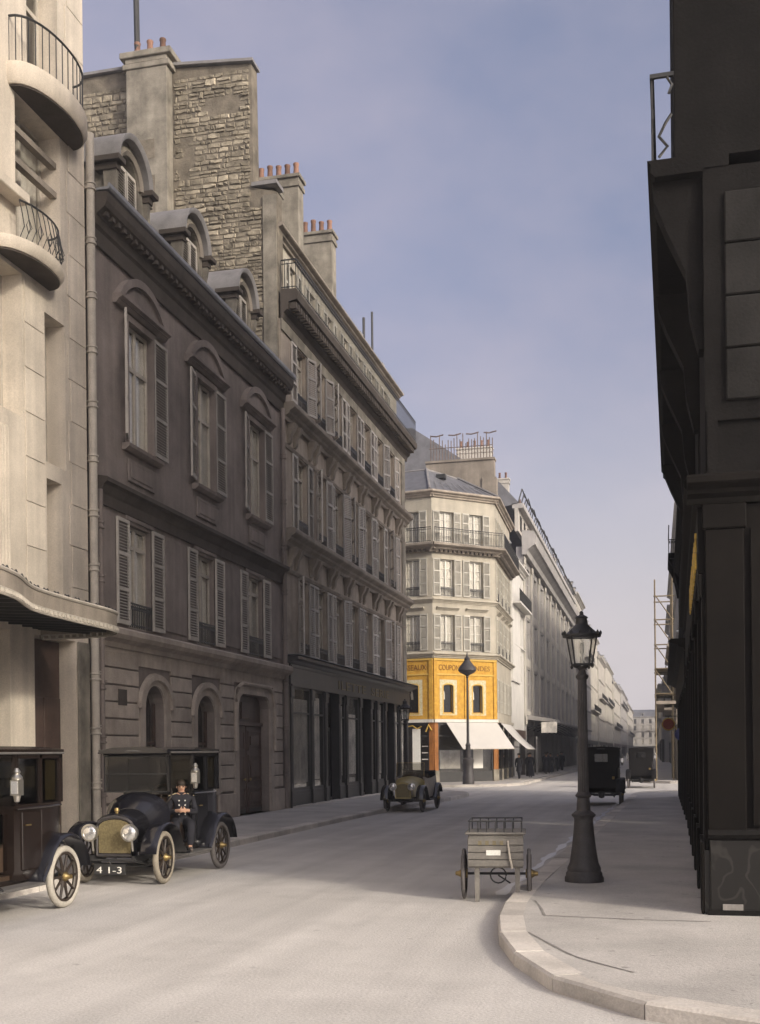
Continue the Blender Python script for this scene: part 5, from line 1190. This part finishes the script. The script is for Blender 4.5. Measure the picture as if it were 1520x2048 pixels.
    for s in (-1, 1):
        for y, w_ in ((1.42,.06), (2.02,.06), (2.55,.09)): pl.box(s*.62-.035,s*.62+.03,y-w_/2,y+w_/2,1.465,2.13)
        pl.box(s*.62-.03,s*.62+.03,1.42,2.58,2.07,2.13); pl.box(s*.56-.03,s*.56+.03,.50,.55,1.48,2.13)
        pl.box(s*.60-.03,s*.60+.025,.5,1.45,2.09,2.13)
    pl.box(-.6,.6,1.39,1.42,1.465,1.56); pl.box(-.6,.6,1.39,1.42,2.03,2.13); pl.box(-.03,.03,1.39,1.42,1.5,2.1)
    pl.box(-.6,.6,2.56,2.62,1.465,1.66); pl.box(-.6,.6,2.56,2.62,1.96,2.13); pl.box(-.6,-.24,2.56,2.62,1.66,1.96); pl.box(.24,.6,2.56,2.62,1.66,1.96)
    O('window_pillars', pl.mesh('pillars'), bm, R)
    for s in (-1, 1):
        for a, b in ((1.45,1.99), (2.05,2.51)): O('side_window', MB().box(s*.615-.003,s*.615+.003,a,b,1.465,2.08).mesh('sg'), 'carglass', R)
        if blind: O('blind_or_reflection', MB().box(s*.58-.004,s*.58+.004,2.24,2.5,1.5,2.05).mesh('wb'), 'linen', R)
    O('side_curtain', MB().box(-.605,-.59,.5,1.42,1.47,2.09).mesh('scu'), 'uniform', R)
    O('roof_lining', MB().box(-.6,.6,.5,2.58,2.105,2.125).mesh('rl'), 'uniform', R)
    O('cabin_lining', MB().box(-.585,-.575,1.44,2.54,1.47,2.1).mesh('cl'), 'leather', R)
    O('partition_glass', MB().box(-.58,.58,1.40,1.406,1.55,2.04).mesh('pg'), 'carglass', R)
    O('rear_window', MB().box(-.25,.25,2.6,2.606,1.65,1.97).mesh('rw'), 'carglass', R)
    O('cabin_seat', MB().box(-.56,.56,2.1,2.5,.9,1.45).mesh('cs', bevel=.04), 'leather', R)
    # roof
    lp = []
    for y, k in ((.36,.94), (.42,1), (1.4,1.02), (2.6,1), (2.68,.95)):
        w_ = .66*k; lp.append([(-w_,y,2.13),(-w_,y,2.19),(-w_*.6,y,2.225),(0,y,2.24),(w_*.6,y,2.225),(w_,y,2.19),(w_,y,2.13)])
    ro = O('roof', MB().loft(lp).mesh('roof', True), bm, R)
    O('roof_trim', MB().tube([(-.66,.42,2.14),(-.67,1.4,2.14),(-.66,2.6,2.14),(0,2.69,2.15),(.66,2.6,2.14),(.67,1.4,2.14),(.66,.42,2.14),(0,.36,2.17)], .016, 6, True).mesh('rt'), 'dust', ro)
    # windscreen
    ws = O('windscreen', MB().tube([(-.56,.50,1.48),(-.56,.44,2.08),(.56,.44,2.08),(.56,.50,1.48)], .014, 6, True).tube([(-.56,.47,1.78),(.56,.47,1.78)], .010, 6).mesh('ws', True), 'iron', R)
    O('glass', MB().poly([(-.55,.50,1.49),(.55,.50,1.49),(.55,.44,2.07),(-.55,.44,2.07)]).mesh('wg'), 'carglass', ws)
    # steering
    O('steering_wheel', MB().tube([(.28+.19*math.cos(a),.86+.09*math.sin(a),1.42+.17*math.sin(a)) for a in [2*math.pi*i/20 for i in range(20)]], .014, 6, True).tube([(.28,.86,1.42),(.28,.5,.95)], .018, 6).tube([(.1,.86,1.42),(.46,.86,1.42)], .008, 5).mesh('stw', True), 'spoke', R)
    # mudguards
    arcp = lambda cy, r0, a0, a1: [(cy-r0*math.cos(rad(a)), .43+r0*math.sin(rad(a))) for a in range(a0, a1+1, 12)]
    for s in (-1, 1):
        x0, x1 = sorted((s*.54, s*.82))
        fender(R, x0, x1, arcp(0,.56,12,132)+[(.55,.60),(.68,.48),(.8,.44)], fm)
        fender(R, x0, x1, [(1.78,.44),(1.84,.52)]+arcp(2.5,.58,24,168), fm)
        if s > 0 or True: O('running_board', MB().box(x0+.04,x1,.72,1.84,.395,.43).box(x0+.04,x1,.72,1.84,.431,.436).mesh('rb', bevel=.006), 'dust', R)
        O('valance', MB().box(s*.52-.012,s*.52+.012,.6,1.9,.42,.56).mesh('va'), bm, R)
        headlamp(R, s*.345, -.52, .86)
        if sidelamp:
            sl_ = O('side_lamp', MB().box(s*.74-.06,s*.74+.06,1.20,1.32,1.60,1.80).lathe([(.07,0),(.075,.03),(.035,.08),(.05,.1),(.02,.15)], 10, (s*.74,1.26,1.80)).lathe([(.001,-.1),(.035,-.08),(.05,0)], 10, (s*.74,1.26,1.60)).tube([(s*.62,1.36,1.62),(s*.7,1.26,1.62)], .012, 6).mesh('sl', True), 'nickel', R)
            O('lamp_glass', MB().box(s*.74-.045,s*.74+.045,1.193,1.327,1.62,1.78).mesh('lg'), 'lens', sl_)
    # doors
    for s in (-1, 1):
        d = O('door', MB().box(s*.655-.012,s*.655+.012,1.5,2.0,.6,1.38).mesh('door', bevel=.02), bm, R)
        O('door_handle', MB().tube([(s*.69,1.56,1.2),(s*.70,1.66,1.2)], .012, 6).mesh('dh'), 'brass', d)
    O('tail_lamp', MB().box(-.5,-.4,2.66,2.74,1.0,1.12).mesh('tl', bevel=.02), 'brass', R)
    if plate_txt:
        p = O('number_plate', MB().box(-.27,.27,-.53,-.515,.19,.36).mesh('np', bevel=.004), 'iron', R)
        O('number', text_mesh(plate_txt, .15, .003, .44), 'enamel', p, Matrix.Translation((0,-.536,.215)))
    return R
taxi('parked_taxi', 'black closed taxi with large headlamps parked facing us before the plaster townhouse door', (-8.5, 17.4, 0), 0, 'carblack', ('tyre','tyre','tyre_grey','tyre_grey'), '4 1-3', 'carblue', True, rad(4))
taxi('brown_taxi', 'brown closed taxi with whitewashed tyres and a carriage lamp beside the entrance canopy', (-8.68, 11.96, 0), 0, 'carbrown', ('tyre_white','tyre_white','tyre_white','tyre_white'), None, 'carblue', True)
taxi('distant_taxi', 'black taxi seen from behind at the kerb of the shaded block', (-1.98, 46.7, 0), math.pi, 'carmatt', ('tyre_grey',)*4, None, 'carmatt', False)
taxi('distant_taxi', 'dark taxi crossing the street junction before the scaffolding', (-.75, 67.2, 0), math.pi, 'carmatt', ('tyre_grey',)*4, None, 'carmatt', False)
def tourer(loc, label):
    R = thing('open_touring_car', loc, label, 'car')
    for (x, y) in ((.64,0), (-.64,0), (.64,2.75), (-.64,2.75)): make_wheel(R, x, y, .40, 'tyre_grey')
    ch = MB()
    for s in (-1, 1): ch.box(s*.36-.035,s*.36+.035,-.4,3.0,.40,.47)
    ch.tube([(-.62,0,.40),(.62,0,.40)], .035, 8); ch.tube([(-.62,2.75,.40),(.62,2.75,.40)], .04, 8); O('chassis', ch.mesh('ch'), 'iron', R)
    rdm = MB().loft([section(.56,.48,1.06,-.26,.3,9), section(.58,.47,1.08,-.2,.3,9), section(.58,.47,1.08,-.14,.3,9)]); ra = O('radiator', rdm.mesh('ra', True), 'olive', R)
    O('radiator_core', MB().loft([section(.48,.53,1.0,-.27,.3,9), section(.48,.53,1.0,-.25,.3,9)]).mesh('rc'), 'mesh', ra)
    O('bonnet', MB().loft([section(.57,.52,1.07,-.14,.4,9), section(.66,.52,1.12,.35,.42,9), section(.82,.52,1.18,.72,.4,9), section(1.05,.52,1.24,.95,.3,9)]).mesh('bo', True), 'olive', R)
    def tub(y, w_, z0, z1, t=.06): return [(-w_/2,y,z0),(-w_/2-.03,y,(z0+z1)/2),(-w_/2,y,z1),(-w_/2+t,y,z1),(-w_/2+t,y,z0+.08),(w_/2-t,y,z0+.08),(w_/2-t,y,z1),(w_/2,y,z1),(w_/2+.03,y,(z0+z1)/2),(w_/2,y,z0)]
    O('body', MB().loft([tub(.95,1.05,.5,1.22), tub(1.4,1.14,.48,1.14), tub(2.1,1.2,.48,1.16), tub(2.9,1.16,.5,1.22), tub(3.15,1.0,.6,1.22)]).mesh('body', True), 'greybody', R)
    O('back_panel', MB().box(-.5,.5,3.1,3.16,.6,1.22).mesh('bp'), 'greybody', R)
    for y in (1.5, 2.55): O('seat', MB().box(-.5,.5,y,y+.5,.56,.92).box(-.5,.5,y+.4,y+.55,.92,1.3).mesh('seat', bevel=.05, seg=2), 'leather', R)
    O('folded_hood', MB().loft([[(-.55,2.9+.1*math.cos(a),1.3+.12*math.sin(a)) for a in [2*math.pi*i/8 for i in range(8)]], [(.55,2.9+.1*math.cos(a),1.3+.12*math.sin(a)) for a in [2*math.pi*i/8 for i in range(8)]]]).mesh('fh', True), 'uniform', R)
    ws = O('windscreen', MB().tube([(-.5,1.0,1.24),(-.5,1.06,1.72)], .016, 6).tube([(.5,1.0,1.24),(.5,1.06,1.72)], .016, 6).tube([(-.5,1.06,1.72),(.5,1.06,1.72)], .008, 6).mesh('ws'), 'brass', R)
    O('glass', MB().poly([(-.49,1.0,1.26),(.49,1.0,1.26),(.49,1.06,1.7),(-.49,1.06,1.7)]).mesh('g'), 'carglass', ws)
    O('steering_wheel', MB().tube([(.26+.19*math.cos(a),1.35+.1*math.sin(a),1.28+.15*math.sin(a)) for a in [2*math.pi*i/18 for i in range(18)]], .014, 6, True).tube([(.26,1.35,1.28),(.26,1.0,.9)], .018, 6).mesh('stw', True), 'spoke', R)
    for s in (-1, 1):
        x0, x1 = sorted((s*.5, s*.76)); ap = lambda cy, r0, a0, a1: [(cy-r0*math.cos(rad(a)), .40+r0*math.sin(rad(a))) for a in range(a0, a1+1, 12)]
        fender(R, x0, x1, ap(0,.53,6,126)+[(.5,.62),(.7,.46),(.85,.42)], 'carblack'); fender(R, x0, x1, [(2.0,.42),(2.12,.52)]+ap(2.75,.55,24,156), 'carblack')
        O('running_board', MB().box(x0,x1,.8,2.05,.38,.42).mesh('rb'), 'dust', R); headlamp(R, s*.33, -.42, .90, .125)
    return R
tourer((-8.55, 39.4, 0), 'olive open touring car with bright round headlamps near the kerb before the dark shop')

# ================================================================== HANDCART
def handcart():
    R = thing('delivery_handcart', (-2.2, 16.2, 0), 'weathered wooden delivery handcart with a railed box standing in the gutter by the lamp', 'handcart')
    R.rotation_euler = (0,0,rad(6))
    b = MB().box(-.38,.38,-.3,.5,.48,.94); bo = O('box', b.mesh('box', bevel=.01), 'cartwood', R)
    for z in (.50, .60, .70, .80): O('board', MB().box(-.385,.385,-.325,-.302,z,z+.09).mesh('bd', bevel=.006), 'cartwood', bo)
    O('lid', MB().box(-.42,.42,-.34,.54,.942,.975).mesh('lid', bevel=.01), 'cartwood', R)
    rl = MB()
    for x in [-.36+.12*i for i in range(7)]: rl.tube([(x,-.3,.97),(x,-.3,1.13)], .009, 5); rl.tube([(x,.5,.97),(x,.5,1.13)], .009, 5)
    rl.tube([(-.37,-.3,1.13),(.37,-.3,1.13),(.37,.5,1.13),(-.37,.5,1.13)], .011, 5, True); O('top_rail', rl.mesh('rl'), 'iron', R)
    for x in (-.46, .46): make_wheel(R, x, .12, .36, 'tyre_grey', 0, 12, .024)
    O('axle', MB().tube([(-.5,.12,.36),(.5,.12,.36)], .02, 6).tube([(-.3,.0,.36),(-.3,.12,.45),(-.3,.3,.48)], .015, 5).tube([(.3,.0,.36),(.3,.12,.45),(.3,.3,.48)], .015, 5).mesh('ax'), 'iron', R)
    for x in (-.26, .3): O('leg', MB().loft([[(x-.03,-.27,.005),(x+.03,-.27,.005),(x+.03,-.22,.005),(x-.03,-.22,.005)], [(x-.035,-.27,.48),(x+.035,-.27,.48),(x+.035,-.2,.48),(x-.035,-.2,.48)]]).mesh('leg'), 'cartwood', R)
    O('handle', MB().tube([(.17,-.33,.86),(.2,-.36,.62),(.23,-.34,.48)], .016, 6).mesh('handle'), 'frame', R)
    p = O('number_plate', MB().box(-.13,.07,-.334,-.326,.655,.73).mesh('pl', bevel=.003), 'enamel', R)
    st = MB()
    for i, w_ in enumerate((.05,.05,.05,.05)): st.box(-.24+i*.1,-.24+i*.1+w_,-.333,-.326,.80,.86)
    tag(O('faded_lettering', st.mesh('fl'), 'dimgold', R), kind='stuff')
    O('crank_ring', MB().tube([(.03+.11*math.cos(a),-.1,.36+.11*math.sin(a)) for a in [2*math.pi*i/16 for i in range(16)]], .012, 6, True).tube([(.03,-.1,.36),(.2,-.12,.25)], .012, 5).mesh('cr'), 'iron', R)
handcart()

# ================================================================== CHAUFFEUR
def skin_mesh(name, verts, edges, radii, root=0, sub=2):
    me = bpy.data.meshes.new(name); me.from_pydata(verts, edges, []); ob = bpy.data.objects.new(name, me); C.objects.link(ob)
    md = ob.modifiers.new('s', 'SKIN'); md.use_smooth_shade = True
    sv = me.skin_vertices[0].data
    for v, r in zip(sv, radii): v.radius = (r, r) if not isinstance(r, tuple) else r; v.use_root = False
    sv[root].use_root = True
    ss = ob.modifiers.new('u', 'SUBSURF'); ss.levels = sub; ss.render_levels = sub
    bpy.context.view_layer.update()
    out = bpy.data.meshes.new_from_object(ob.evaluated_get(bpy.context.evaluated_depsgraph_get()))
    bpy.data.objects.remove(ob); bpy.data.meshes.remove(me)
    for p in out.polygons: p.use_smooth = True
    return out
def chauffeur():
    """local frame: x to his left..., faces -y; seated, hips at z=.50 above the footboard"""
    R = thing('person', (-8.03, 18.68, .436), 'chauffeur in dark buttoned uniform seated at the open side of the black taxi', 'person')
    R.rotation_euler = (0,0,rad(28)); R.scale = (.94,.94,.94)
    V = []; E = []; Rd = []
    def v(p, r, par=None):
        V.append(p); Rd.append(r); i = len(V)-1
        if par is not None: E.append((par, i))
        return i
    hip = v((0,.12,.52), .125); w1 = v((0,.11,.66), .13, hip); ch = v((0,.08,.86), .15, w1); up = v((0,.09,.98), .12, ch); nk = v((0,.07,1.06), .055, up)
    j = v((0,.06,1.11), .062, nk); hd = v((0,.05,1.16), .082, j); tp = v((0,.06,1.235), .07, hd)
    for s in (-1, 1):
        sh = v((s*.17,.09,.96), .075, up); el = v((s*.25,.06,.70), .05, sh); wr = v((s*.09,-.17,.74), .034, el); pm = v((s*.03,-.23,.745), .034, wr)
        for k, (dx, dz, ln) in enumerate(((.012,.03,.06), (.004,.012,.068), (-.004,-.006,.064), (-.010,-.024,.052))):
            a = v((s*(.03+dx)-s*.035,-.245-.006*k,.745+dz), .0095, pm); b = v((s*(.03+dx)-s*(.035+ln*.55),-.25,.735+dz), .008, a); v((s*(.03+dx)-s*(.035+ln*.8),-.235,.722+dz), .007, b)
        t = v((s*.035,-.235,.79), .010, pm); v((s*.012,-.245,.815), .009, t)
        hj = v((s*.1,.08,.50), .095, hip); kn = v((s*.14,-.30,.50), .07, hj); ak = v((s*.12,-.30,.10), .042, kn); bl = v((s*.125,-.40,.045), .036, ak); v((s*.13,-.47,.035), .026, bl)
    body = O('body', skin_mesh('body', V, E, Rd), 'skin', R)
    # face
    O('nose', MB().loft([[(-.012,-.018,1.19),(.012,-.018,1.19),(0,-.012,1.195)], [(-.017,-.042,1.148),(.017,-.042,1.148),(0,-.05,1.15)], [(-.012,-.02,1.138),(.012,-.02,1.138),(0,-.03,1.136)]]).mesh('nose', True), 'skin', body)
    for s in (-1, 1):
        O('eye', MB().lathe([(.001,-.006),(.012,-.003),(.013,.004)], 8, (s*.03,-.028,1.175), 'y').mesh('eye', True), 'hair', body)
        O('eyebrow', MB().tube([(s*.014,-.034,1.197),(s*.045,-.028,1.2)], .005, 5).mesh('eb'), 'hair', body)
        O('ear', MB().lathe([(.001,-.01),(.018,-.006),(.02,.006),(.001,.01)], 8, (s*.083,.05,1.165), 'x').mesh('ear', True), 'skin', body)
    O('mouth', MB().tube([(-.024,-.03,1.118),(0,-.036,1.117),(.024,-.03,1.118)], .005, 5).mesh('mouth'), 'redlens', body)
    hr = MB()
    hr.lathe([(.090,1.195),(.095,1.23),(.085,1.27),(.05,1.298),(.001,1.305)], 18, (0,.058,0)); hr.lathe([(.06,1.11),(.085,1.15),(.092,1.2)], 14, (0,.085,0)); O('hair', hr.mesh('hair', True), 'hair', body)
    # coat
    V, E, Rd = [], [], []
    hip = v((0,.13,.50), .15); w1 = v((0,.11,.66), .15, hip); ch = v((0,.08,.86), .168, w1); up = v((0,.09,.985), .125, ch); v((0,.075,1.05), .07, up)
    for s in (-1, 1):
        sh = v((s*.18,.09,.965), .09, up); el = v((s*.26,.06,.69), .066, sh); v((s*.10,-.155,.735), .048, el); hj = v((s*.11,.02,.50), .11, hip); v((s*.125,-.12,.52), .10, hj)
    coat = O('coat', skin_mesh('coat', V, E, Rd), 'uniform', R)
    for s in (-1, 1):
        O('epaulette', MB().loft([[(s*.10,.02,1.045),(s*.10,.14,1.05),(s*.10,.14,1.06),(s*.10,.02,1.055)], [(s*.235,.03,1.0),(s*.235,.14,1.0),(s*.235,.14,1.012),(s*.235,.03,1.012)]]).mesh('ep'), 'linen', coat)
        for k in range(4): O('button', MB().lathe([(.001,-.008),(.013,-.005),(.014,.004)], 8, (s*.055,-.098+.008*k,.92-.085*k), 'y').mesh('bt', True), 'nickel', coat)
    O('collar', MB().lathe([(.07,1.02),(.072,1.06),(.066,1.075),(.06,1.05)], 14, (0,.072,0)).mesh('col', True), 'uniform', coat)
    V, E, Rd = [], [], []
    hip = v((0,.13,.50), .13)
    for s in (-1, 1): hj = v((s*.1,.08,.50), .115, hip); kn = v((s*.14,-.30,.50), .088, hj); md_ = v((s*.13,-.31,.3), .075, kn); v((s*.12,-.30,.09), .062, md_)
    O('trousers', skin_mesh('trousers', V, E, Rd), 'uniform', R)
    for s in (-1, 1): O('shoe', skin_mesh('shoe', [(s*.12,-.285,.07),(s*.125,-.36,.05),(s*.13,-.45,.04),(s*.13,-.50,.032)], [(0,1),(1,2),(2,3)], [.05,.046,.042,.03]), 'shoe', R)
chauffeur()

# ================================================================== WALKERS AT THE JUNCTION
def pedestrian(kind):
    R = thing('person', (0,0,0), 'far-off walker in a dark coat among the crowd at the street junction', 'person', 'walkers at the street junction')
    V = []; E = []; Rd = []
    def v(p, r, par=None):
        V.append(p); Rd.append(r); i = len(V)-1
        if par is not None: E.append((par, i))
        return i
    hp = v((0,0,.92), .13); ch = v((0,-.02,1.28), .15, hp); up = v((0,-.02,1.42), .11, ch); nk = v((0,-.02,1.50), .05, up); hd = v((0,-.04,1.60), .085, nk); v((0,-.03,1.68), .07, hd)
    for s in (-1, 1):
        sh = v((s*.18,-.01,1.40), .07, up); el = v((s*.24,.04*s,1.12), .05, sh); wr = v((s*.23,-.10-.05*s,.90), .035, el); v((s*.22,-.13-.05*s,.82), .035, wr)
        hj = v((s*.09,0,.88), .10, hp); kn = v((s*.10,-.12*s-.03,.48), .07, hj); ak = v((s*.10,-.2*s+.06,.09), .045, kn); v((s*.10,-.2*s-.08,.04), .036, ak)
    bme = skin_mesh('body', V, E, Rd, 0, 1); bme.materials.append(MATS['uniform']); bme.materials.append(MATS['skin'])
    for pg in bme.polygons: pg.material_index = 1 if pg.center.z > 1.5 else 0
    O('body', bme, None, R)
    V, E, Rd = [], [], []
    hp = v((0,0,.95), .165); ch = v((0,-.02,1.28), .175, hp); up = v((0,-.02,1.43), .125, ch)
    for s in (-1, 1): sh = v((s*.19,-.01,1.40), .085, up); el = v((s*.25,.04*s,1.12), .065, sh); v((s*.235,-.09-.05*s,.92), .05, el)
    O('coat', skin_mesh('coat', V, E, Rd, 0, 1), 'uniform', R)
    if kind: O('skirt', MB().lathe([(.16,1.02),(.2,.8),(.26,.45),(.31,.12),(.28,.12)], 14).mesh('sk', True), 'uniform', R)
    else: O('coat_tails', MB().lathe([(.16,1.0),(.19,.8),(.22,.55),(.2,.55)], 14).mesh('ct', True), 'uniform', R); [O('trouser', MB().tube([(s*.1,0,.9),(s*.1,-.12*s-.03,.48),(s*.1,-.2*s+.05,.07)], [.11,.085,.065], 8).mesh('tr', True), 'uniform', R) for s in (-1, 1)]
    O('hat', MB().lathe([(.001,1.665),(.15 if not kind else .2,1.665),(.15 if not kind else .2,1.68),(.1,1.69),(.095,1.79),(.001,1.80)], 16, (0,-.03,0)).mesh('hat', True), 'hair', R)
    return R
pA, pB = pedestrian(0), pedestrian(1)
rs = random.Random(21)
spots = [(-9.2,80), (-8.9,84.5), (-9.6,90), (-8.8,96), (-9.4,102), (-9.0,110), (-9.3,118), (-8.7,99), (-9.6,106), (-8.9,114)]
for i, (x, y) in enumerate(spots):
    src = (pA, pB)[i % 3 == 1]
    o = src if i < 2 and src.location.y == 0 else copy_tree(src)
    o.location = (x, y, .14 if x < -8.3 or x > -.3 else .0); o.rotation_euler = (0,0,rs.uniform(-.5,.5)+(math.pi if rs.random() < .5 else 0)); k = rs.uniform(.94,1.05); o.scale = (k,k,k)
    o['label'] = ('far-off woman in long dark skirt and hat ' if src is pB else 'far-off man in dark coat and hat ')+('on the pavement below the store canopy' if y > 88 else 'beside the side awning of the yellow shop')

# ================================================================== AIR
hz = O('haze', MB().box(-70,45,-6,575,-1,40).mesh('haze'), None); tag(hz, kind='stuff')
hm = bpy.data.materials.new('haze'); hm.use_nodes = True; t = hm.node_tree; t.nodes.clear(); oo = t.nodes.new('ShaderNodeOutputMaterial'); pv = t.nodes.new('ShaderNodeVolumePrincipled')
pv.inputs['Color'].default_value = (.90, .92, .97, 1); pv.inputs['Density'].default_value = .0009; pv.inputs['Anisotropy'].default_value = .2
t.links.new(pv.outputs[0], oo.inputs['Volume']); hz.data.materials.append(hm)
